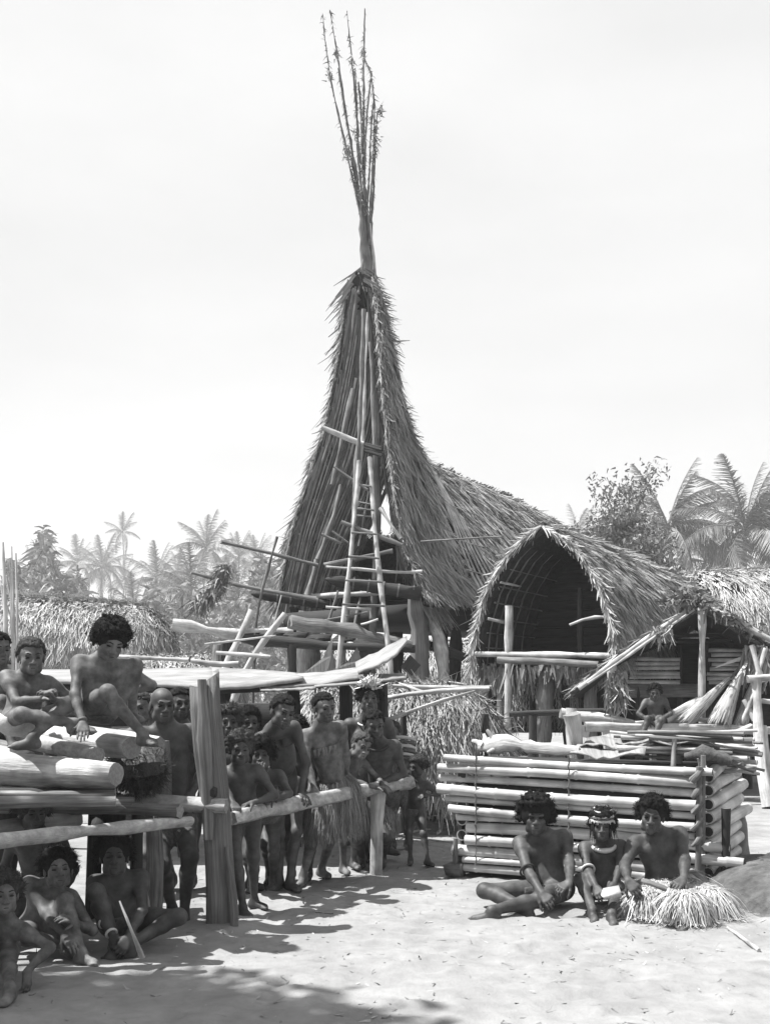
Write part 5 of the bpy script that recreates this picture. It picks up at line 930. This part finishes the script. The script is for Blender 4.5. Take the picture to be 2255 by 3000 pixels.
def necklace(J, mat='shell', r=.085, drop=.05, tr=.007, arc=2 * math.pi, name='necklace'):
    a = np.linspace(-arc / 2, arc / 2, 30); c = J['sp'] + J['up'] * .05 * J['S']; S = J['hs']
    pts = [c + J['lat'] * math.sin(q) * r * S + J['fwd'] * (math.cos(q) * r * .9 + .035) * S - J['up'] * (drop * (1 + math.cos(q)) * .6) * S for q in a]
    rr = tr * (1 if arc > 6 else 1) * np.where(True, np.interp(np.abs(a), [0, arc / 2], [1.0, .35 if arc < 6 else 1]), 1); obj(name, tube(MB(), pts, rr, n=8, cap=1 if arc < 6 else 0), M[mat], J['root'])
cam_dir = lambda p: nrm(A(0, 0, CZ) - p)
def look_at(px, py, d, dx=0, dz=0):
    p = P(px, py, d); v = cam_dir(p); return nrm(v + A(dx, 0, dz))
def ground(px, py, z=.06): p = G(px, py); p[2] = z; return p
# --- on top of the log pile
J = person('boy in a white cloth sitting with folded hands on the log pile', 1.22, P(62, 2122, 6.5), P(84, 1984, 6.5), P(92, 1926, 6.42), look_at(92, 1926, 6.4, .15, -.05), chest=(.25, -1, 0), hl=P(128, 2046, 6.28), hr=P(160, 2052, 6.3), el=(-1, .2, -.5), er=(1, .1, -.5),
       fl=P(222, 2118, 6.3), fr=P(95, 2160, 6.2), kl=(-.3, -1, .3), kr=(.9, -.6, .4), wear='cloth', skin='skinpale', hair='short', hairmat='hairbrown', lfd=(1, 0, .1), rfd=(-.8, -.5, 0), curl=.7, hld=(.6, -.4, .55), hrd=(-.5, -.4, .6), wz=(-.2, .06))
J = person('bushy haired child sitting on the log pile with one knee raised', 1.3, P(283, 2082, 6.62), P(300, 1938, 6.55), P(325, 1880, 6.45), nrm(A(.45, -.8, -.45)), tilt=(.15, 0, 1), chest=(.25, -1, 0), hl=P(244, 2118, 6.3), hr=P(352, 2030, 6.75), el=(-1, -.1, .1), er=(.8, .5, -.2),
       fl=P(420, 2150, 6.45), fr=P(388, 2085, 6.75), kl=(.8, -.6, .0), kr=(.3, -.4, 1), hair='bushy', skin='skinpale', belly=.02, lfd=(.8, -.6, 0), rfd=(.7, -.7, 0), curl=.15, hld=(.15, -.6, -.55), palm_l=A(0, -.2, -1), wz=(-.11, .0))
armband(J, 0, .9, 'wood')
J = person('figure cut by the picture edge behind the boy in white', 1.25, P(-20, 2140, 7.0), P(0, 1975, 7.0), P(-5, 1905, 6.95), look_at(0, 1900, 7, .5), chest=(.3, -1, 0), hl=P(-60, 2120, 6.9), hr=P(42, 2110, 6.85), fl=P(-20, 2190, 6.7), fr=P(40, 2190, 6.7), skin='skinpale', hair='short', detail=.5)
# --- behind the log pile
J = person('bald adult with pale cloth apron standing behind the squared post', 1.5, P(500, 2395, 7.35), P(486, 2130, 7.3), P(476, 2066, 7.25), look_at(476, 2066, 7.2, .25, -.08), chest=(.25, -1, 0), hl=P(445, 2320, 7.3), hr=P(560, 2330, 7.3), fl=ground(505, 2690, .07), fr=ground(540, 2705, .07), hair='stubble', child=False, skin='skin', wear='darkcloth', wz=(-.2, .06), build=1.08,
       lfd=(-.5, -.6, 0), rfd=(.1, -1, 0))
mb = MB(); q0, q1 = P(522, 2430, 7.2), P(560, 2440, 7.2); n_ = 6
V = np.array([lerp(q0, q1, i / 5) + A(0, -.02 - .02 * math.sin(i * 1.3 + j), -.045 * j + .01 * math.sin(i * 2)) for j in range(5) for i in range(6)]); V = np.vstack([V, V + A(0, .008, 0)]); fc = [(j * 6 + i, j * 6 + i + 1, (j + 1) * 6 + i + 1, (j + 1) * 6 + i) for j in range(4) for i in range(5)]; mb.add(V, fc + [tuple(x + 30 for x in f[::-1]) for f in fc]); obj('apron_panel', mb, M['cloth'], J['root'])
J = person('pale blurred face between the bald adult and the log pile', 1.35, P(400, 2390, 8.2), P(410, 2140, 8.15), P(412, 2076, 8.1), look_at(412, 2076, 8, -.3), hair='short', hairmat='hairbrown', skin='skinpale', detail=.5)
J = person('shadowed adult peering over the bald adult by the squared post', 1.5, P(535, 2380, 8.5), P(528, 2125, 8.45), P(527, 2062, 8.4), look_at(527, 2062, 8.4, .3), hair='short', skin='skin', child=False, detail=.5)
# --- behind the squared post, first along the rail
J = person('tousled child half hidden by the squared post', 1.38, P(690, 2385, 8.35), P(678, 2175, 8.3), P(672, 2118, 8.2), look_at(672, 2118, 8.2), hair='tousled', hairmat='hairbrown', skin='skin', detail=.5, fl=ground(640, 2600), fr=ground(735, 2600, .06), rfd=(.9, -.4, 0))
J = person('child in a patterned cap behind the first two at the rail', 1.4, P(742, 2385, 8.75), P(732, 2178, 8.65), P(729, 2120, 8.6), look_at(729, 2120, 8.6, .2), hair='curly', skin='skin', detail=.5, fl=ground(745, 2585), fr=ground(790, 2580))
J = person('dark bodied child sitting at the rail next to the squared post', 1.2, P(712, 2372, 7.55), P(702, 2252, 7.5), P(703, 2196, 7.42), look_at(703, 2196, 7.4, .1, -.1), hl=P(688, 2364, 7.15), hr=P(740, 2352, 7.33), fl=ground(712, 2684, .06), fr=ground(745, 2660, .06), hair='tousled', hairmat='hairbrown', skin='skin', belly=.01, el=(-.9, .3, -.3), er=(.9, .3, -.3), curl=.9, rfd=(.9, -.5, 0), lfd=(.6, -.8, 0), palm_l=A(0, -.2, -1), palm_r=A(0, -.2, -1))
J = person('bushy haired child holding a hand to the mouth at the rail', 1.22, P(778, 2365, 8.0), P(766, 2268, 7.85), P(764, 2214, 7.75), look_at(764, 2214, 7.7), hl=P(760, 2275, 7.6), hr=P(794, 2342, 7.55), er=(1, .2, -.3), el=(-.2, -.5, -1), fl=ground(738, 2608), fr=ground(800, 2600), hair='bushy', skin='skin', curl=.8, hld=(.1, -.1, 1), palm_l=A(0, 1, 0), palm_r=A(0, -.2, -1))
J = person('tall lean boy bending over the rail with both arms braced', 1.52, P(838, 2312, 8.6), P(806, 2136, 8.0), P(828, 2086, 7.84), look_at(830, 2072, 8.0, .45, -.25), tilt=(.2, 0, 1), chest=(.3, -1, -.15), hl=P(800, 2340, 7.66), hr=P(880, 2325, 8.0), el=(-1, .1, -.2), er=(.9, .2, -.2), fl=ground(818, 2600, .065), fr=ground(850, 2604, .065), hair='short', skin='skin', child=False, build=.86, curl=.5, hld=(.1, -1, -.35), hrd=(.5, -.8, -.3), palm_l=A(0, -.4, -1), palm_r=A(0, -.4, -1), lfd=(-.4, -1, 0), rfd=(.7, -.8, 0), wz=(-.13, .03))
J = person('small dark face looking out between the tall boy and the skirted girl', 1.32, P(880, 2370, 8.85), P(870, 2206, 8.8), P(866, 2148, 8.7), look_at(866, 2148, 8.7, .2), hr=P(905, 2325, 8.45), hair='tousled', skin='skin', detail=.5)
J = person('girl in a fibre skirt leaning on the rail with one arm behind', 1.42, P(978, 2308, 8.75), P(942, 2130, 8.5), P(950, 2075, 8.4), look_at(952, 2072, 8.4, .5, -.1), tilt=(-.05, 0, 1), chest=(.15, -1, 0), hl=P(925, 2326, 8.22), hr=P(1015, 2300, 8.8), el=(-.9, .3, -.3), er=(.9, .5, -.2), fl=ground(888, 2590, .065), fr=ground(942, 2566, .065), hair='crop', skin='skinpale', belly=.02, curl=.6, palm_l=A(0, -.3, -1), lfd=(-.2, -1, 0), rfd=(.6, -.8, 0), wear='darkcloth', wz=(-.1, 0), skirt=dict(L=.46, n=1500, out=.3))
mb = MB(); nb = 60; a = rg.uniform(-1, 1, nb); c = J['sp'] - J['up'] * .13 + J['lat'] * (a * .1)[:, None] + J['fwd'] * (.105 - .03 * a ** 2)[:, None]; blades(mb, c, rg.normal(0, .12, (nb, 3)) - A(0, 0, 1), np.tile(J['fwd'], (nb, 1)), rg.uniform(.03, .07, nb), .004, seed=4); obj('chest_fringe', mb, M['grassskirt'], J['root'], smooth=False)
J = person('boy resting crossed forearms on the far end of the rail', 1.2, P(1012, 2326, 9.15), P(1020, 2222, 8.98), P(1058, 2188, 8.85), look_at(1058, 2188, 8.8, .5, -.3), tilt=(.35, 0, 1), chest=(.55, -1, -.3), hl=P(1098, 2306, 8.82), hr=P(1122, 2302, 8.9), el=(-.6, -.1, -.9), er=(.7, .3, -.8), fl=ground(1005, 2558, .06), fr=ground(1036, 2542, .06), hair='short', skin='skinpale', hairmat='hairbrown', curl=.5, hld=(1, -.1, -.1), hrd=(.4, -.9, -.2), palm_l=A(0, -.3, -1), palm_r=A(0, -.3, -1), build=.9)
J = person('woman with white feather headdress standing behind the others', 1.53, P(1080, 2335, 9.4), P(1078, 2106, 9.38), P(1081, 2046, 9.3), look_at(1081, 2046, 9.3, .1), hl=P(1020, 2270, 9.3), hr=P(1140, 2280, 9.3), fl=ground(1060, 2535, .07), fr=ground(1120, 2535, .07), hair='tousled', skin='skin', child=False, build=1.05, detail=.7, skirt=dict(L=.42, n=700))
mb = MB(); nb = 90; u = rg.normal(0, 1, (nb, 3)) * A(1, .6, .5) + A(0, 0, 1); c = J['head'] + A(.0, -.09, .1) * 1 + rg.normal(0, .015, (nb, 3)) * A(2.5, 1, 1); blades(mb, c, u, rg.normal(0, 1, (nb, 3)), rg.uniform(.06, .14, nb), .02, droop=.15, seed=3); obj('feather_headdress', mb, M['shell'], J['root'], smooth=False); necklace(J, 'shell')
J = person('bearded looking man in a necklace leaning at the rail post', 1.4, P(1122, 2322, 9.25), P(1106, 2176, 9.02), P(1096, 2124, 8.92), look_at(1092, 2118, 9.2, .2, -.25), tilt=(-.1, 0, 1), chest=(-.1, -1, -.2), hl=P(1080, 2300, 9.1), hr=P(1112, 2296, 9.05), er=(1, .3, -.2), el=(-.8, .2, -.4), fl=ground(1095, 2520, .065), fr=ground(1135, 2512, .065), hair='short', skin='skin', wear='darkcloth', rfd=(.8, -.5, 0), palm_r=A(0, -.2, -1))
J['root']['label'] = 'youth with a dark necklace leaning over beside the rail end post'; necklace(J, 'darkwood', tr=.012)
J = person('little child peeping out under the leaning youth', 1.0, P(1092, 2372, 9.75), P(1086, 2298, 9.7), P(1082, 2250, 9.62), look_at(1082, 2250, 9.6), hair='curly', skin='skin', detail=.5)
J = person('child wrapped in a striped shawl at the end of the crowd', 1.32, P(1172, 2330, 10.5), P(1156, 2202, 10.5), P(1146, 2148, 10.45), look_at(1146, 2148, 10.4, -.3), hair='short', hairmat='hairbrown', skin='skinpale', detail=.6, hl=P(1150, 2280, 10.3), hr=P(1190, 2260, 10.35), wear='darkcloth', wz=(-.25, .06))
for i in range(6):                                               # stripes of the shawl
    c = P(1168, 2168 + i * 12, 10.42); a = np.linspace(-2.0, 2.0, 16); obj('shawl_stripe', tube(MB(), [c + A(.15 * math.sin(q), .05 - .13 * math.cos(q), .03 * math.cos(q * 1.2)) for q in a], .016, n=6, wob=.1), M['cloth' if i % 2 == 0 else 'darkcloth'], J['root'])
J = person('toddler standing alone with a hand on the rail end', .86, P(1216, 2372, 9.7), P(1222, 2290, 9.68), P(1224, 2246, 9.62), nrm(A(-.75, -.6, -.1)), chest=(-.2, -1, 0), hl=P(1196, 2296, 9.5), hr=P(1252, 2330, 9.65), el=(-.8, -.2, -.6), fl=ground(1202, 2532, .045), fr=ground(1252, 2535, .045), hair='curly', hairmat='hairbrown', skin='skin', belly=.03, lfd=(-.1, -1, 0), rfd=(.7, -.8, 0), wz=(-.12, .03))
J = person('person in a pale fibre skirt sitting on the sand behind the crate end', 1.45, P(1300, 2352, 12.9), P(1338, 2235, 13.2), P(1350, 2180, 13.1), nrm(A(-.8, -.6, 0)), chest=(-.6, -.7, .3), fl=P(1258, 2370, 12.5), fr=P(1240, 2372, 12.9), kl=(-.3, 0, 1), kr=(-.5, -.5, .3), hair='short', skin='skin', detail=.5, skirt=dict(L=.5, n=1100, seated=True, mat='straw', wd=.007))
# --- seated trio on the right
J = person('man with broad round hair sitting cross-legged before the crate', 1.6, ground(1612, 2650, .10), P(1586, 2450, 7.8), P(1568, 2396, 7.7), look_at(1568, 2396, 7.7, .05, -.05), chest=(-.05, -1, 0), hl=P(1588, 2622, 7.35), hr=P(1668, 2596, 7.3), el=(-1, .0, -.25), er=(.8, .3, -.8), fl=P(1540, 2662, 7.38), fr=P(1440, 2668, 7.22), kl=(-1, -.5, .02), kr=(1, -.9, .12), hair='afro', skin='skin', child=False, build=.97, lfd=(-1, -.1, 0), rfd=(-1, .1, 0), curl=.7, hld=(.5, -.7, -.5), hrd=(-.7, -.4, -.3), wz=(-.17, .05))
armband(J, 0, -.35 + .35, 'darkwood', .045)
J = person('child in a banded shell hat sitting between the man and the woman', 1.28, ground(1768, 2645, .10), P(1764, 2472, 7.78), P(1764, 2420, 7.68), look_at(1764, 2420, 7.7, -.05, -.12), hl=P(1748, 2608, 7.4), hr=P(1796, 2606, 7.4), el=(-.9, .1, -.5), er=(.9, .1, -.5), fl=ground(1735, 2690, .05), fr=ground(1790, 2700, .05), kl=(-.7, -.5, .8), kr=(.7, -.5, .8), hair='curly', skin='skin', curl=.7, wear='darkcloth', wz=(-.2, .05))
necklace(J, 'shell', .088, .05, .02, arc=4.0, name='shell_crescent'); armband(J, 0, 0.0, 'shell', .05)
hat = J['head'] + J['R'] @ (A(0, .012, .06) * J['hs'])
hb = None
for i in range(6):
    zz = -.004 + i * .0145; rr = A(.088, .104) * J['hs'] * math.sqrt(max(0.04, 1 - (i / 5.6) ** 2.2)); a = np.linspace(0, 2 * math.pi, 33); c = [hat + J['R'] @ A(math.cos(q) * rr[0], math.sin(q) * rr[1], zz + .012 * math.sin(q)) for q in a]
    hb = obj('hat_band', tube(MB(), c, .0088, n=7, cap=0, wob=.5, seed=i), M['shell' if i % 2 == 0 else 'darkcloth'], J['root'])
mb = MB(); nb = 70; a = rg.uniform(0, 6.28, nb); c = np.array([hat + J['R'] @ A(math.cos(q) * .1 * J['hs'], math.sin(q) * .115 * J['hs'], -.008) for q in a]); blades(mb, c, np.tile(A(0, 0, -1), (nb, 1)) + rg.normal(0, .2, (nb, 3)), c - hat, rg.uniform(.012, .03, nb), .009, seed=9); obj('hat_fringe', mb, M['cloth'], J['root'], smooth=False)
mb = MB(); nb = 120; a = rg.uniform(0, 6.28, nb); c = np.array([hat + J['R'] @ A(math.cos(q) * .085 * J['hs'], math.sin(q) * .1 * J['hs'], -.02) for q in a if math.sin(q) > -.55 or abs(math.cos(q)) > .6]); nb = len(c); blades(mb, c, np.tile(A(0, 0, -1), (nb, 1)) + rg.normal(0, .15, (nb, 3)), c - hat, rg.uniform(.06, .15, nb), .014, seed=10); obj('hat_tassel', mb, M['hair'], J['root'], smooth=False)
J = person('woman in a wide pale fibre skirt sitting before the crate corner', 1.56, ground(1950, 2648, .12), P(1922, 2446, 7.75), P(1908, 2392, 7.62), look_at(1908, 2392, 7.6, -.05, -.12), tilt=(.06, 0, 1), chest=(.05, -1, 0), hl=P(1838, 2580, 7.3), hr=P(2006, 2632, 7.15), el=(-1, .1, -.6), er=(1, .1, -.5), fl=ground(1985, 2712, .05), fr=ground(1955, 2700, .06), kl=(-1, -.5, .05), kr=(1, -.5, .05), hair='tousled', skin='skin', child=False, build=1.05, curl=.5, hld=(.4, -.5, -.5), hrd=(-.6, -.5, -.3), wear='darkcloth', wz=(-.16, .05), skirt=dict(L=.5, n=1600, seated=True, mat='straw', wd=.0055, zoff=.06))
def skirt_fall(J, K, n, L, spread, seed):
    # strands hanging from the skirt over a raised knee, limp, down to the sand
    rg = np.random.default_rng(seed); out0 = nrm((K - J['pelvis']) * A(1, 1, 0)); an = rg.normal(0, 1.0, n); sd = np.cross(out0, A(0, 0, 1)); dr = np.cos(an)[:, None] * out0 + np.sin(an)[:, None] * sd
    p = lerp(K, J['pelvis'], rg.uniform(-.1, .65, n)[:, None]) + dr * rg.uniform(.0, .06, n)[:, None] + A(0, 0, 1) * rg.uniform(.045, .075, n)[:, None]; D = dr * rg.uniform(.7, 1.3, n)[:, None] * spread + A(0, 0, .1); seg = 8; ln = L * rg.uniform(.6, 1.15, n) / seg; pts = [p.copy()]; sw = rg.normal(0, .2, (n, 3))
    for k in range(seg):
        D = D / np.linalg.norm(D, axis=1)[:, None]; p = p + D * ln[:, None]; p[:, 2] = np.maximum(p[:, 2], .012 + rg.random(n) * .015); pts.append(p.copy()); D = D * .72 + A(0, 0, -.5) + sw * .4 + rg.normal(0, .13, (n, 3))
    pts = np.array(pts); w = .0055 * rg.uniform(.6, 1.5, n); ss = np.cross(dr, A(0, 0, 1)); rows = []
    for k in range(seg + 1): ww = (w * (1 - .5 * k / seg))[:, None] * ss / 2; rows += [pts[k] - ww, pts[k] + ww]
    kk = 2 * (seg + 1); f = np.array([[2 * i, 2 * i + 1, 2 * i + 3, 2 * i + 2] for i in range(seg)]); mb = MB(); mb.add(np.stack(rows, 1).reshape(-1, 3), (np.arange(n)[:, None, None] * kk + f[None]).reshape(-1, 4).tolist(), None, 0, np.repeat(rg.beta(1.8, 1.3, n), seg)); obj('skirt_fall', mb, M['straw'], J['root'], kind='stuff', smooth=False)
skirt_fall(J, J['legs'][0][1], 3000, .46, 1.25, 3); skirt_fall(J, J['legs'][1][1], 3000, .46, 1.25, 4); skirt_fall(J, lerp(J['legs'][0][1], J['legs'][1][1], .5) + A(0, -.2, .02), 2000, .42, 1.1, 5)
obj('bark_roll', tube(MB(), [P(1880, 2580, 7.05), P(1915, 2592, 7.0), P(1952, 2606, 6.98)], [.022, .03, .024], n=9, wob=.4, sub=6, flat=.6), M['wood'], None, 'flat grey bark roll held across the lap of the seated woman', 'bark roll')
obj('folded_mat', box(MB(), P(1790, 2615, 7.25), A(.055, 0, .01), A(0, .05, .01), A(0, 0, .018), jit=.008), M['cloth'], None, 'small folded white mat in the lap of the child in the hat', 'mat')
# --- on the far bench
J = person('boy sitting with dangling legs on the pole bench', 1.25, P(1920, 2110, 14.98), P(1917, 2050, 14.95), P(1917, 2030, 14.92), nrm(A(-.2, -1, -.15)), hl=P(1902, 2112, 14.75), hr=P(1934, 2108, 14.75), el=(-1, 0, -.2), er=(1, 0, -.2), fl=P(1876, 2165, 14.6), fr=P(1908, 2168, 14.6), kl=(-.3, -1, .4), kr=(0, -1, .4), hair='curly', skin='skin', detail=.5)
# --- on the ground under the platform
J = person('boy cut by the picture corner squatting nearest the camera', 1.2, ground(-10, 2850, .14), P(10, 2694, 5.75), P(10, 2622, 5.62), look_at(10, 2622, 5.6, .2, -.1), hl=P(-60, 2800, 5.4), hr=P(80, 2845, 5.5), er=(.9, .1, .1), fl=P(-50, 2880, 5.3), fr=P(30, 2895, 5.3), kl=(-.5, -.6, .7), kr=(.3, -.8, .6), hair='tousled', hairmat='hairbrown', skin='skinpale', hrd=(.1, -.3, -1), curl=.4)
J = person('boy sitting under the platform with one shin upright', 1.25, ground(112, 2790, .12), P(150, 2600, 6.3), P(172, 2548, 6.2), look_at(172, 2548, 6.2, .1), hl=P(190, 2740, 6.1), hr=P(212, 2700, 6.15), fl=ground(215, 2800, .055), fr=P(240, 2790, 6.1), kl=(-.1, -1, .15), kr=(.4, -.5, 1), hair='tousled', skin='skinpale', lfd=(.9, -.4, 0), rfd=(.9, -.5, 0), el=(-.7, .1, -.7))
J = person('dark figure with a stick sitting cross-legged beside the round post', 1.4, ground(360, 2760, .12), P(345, 2570, 6.6), P(335, 2512, 6.5), look_at(335, 2512, 6.5), hl=P(335, 2752, 6.25), hr=P(372, 2750, 6.25), el=(-1, 0, -.3), er=(1, 0, -.2), fl=P(345, 2775, 6.35), fr=P(372, 2775, 6.25), kl=(-.2, -.7, 1), kr=(1, -.6, .2), hair='tousled', skin='skin', lfd=(.3, -1, 0), rfd=(-1, -.3, 0), curl=.8)
armband(J, 0, .4, 'shell', .045); armband(J, 0, .85, 'shell', .045)
obj('walking_stick', tube(MB(), [P(351, 2640, 6.1), P(385, 2725, 6.05), P(418, 2806, 6.1)], [.006, .009, .014], n=6, wob=.3, sub=7), M['palewood'], None, 'thin pale stick slanting to the sand before the cross-legged figure', 'stick')
J = person('bushy haired child crouching behind the lower rail', 1.3, P(120, 2620, 6.75), P(105, 2440, 6.6), P(98, 2380, 6.5), look_at(98, 2380, 6.5, .3, -.2), hair='bushy', hairmat='hairbrown', skin='skin', fl=ground(90, 2740), fr=ground(160, 2735), kl=(-.2, -1, .2), kr=(.2, -1, .2), detail=.7)
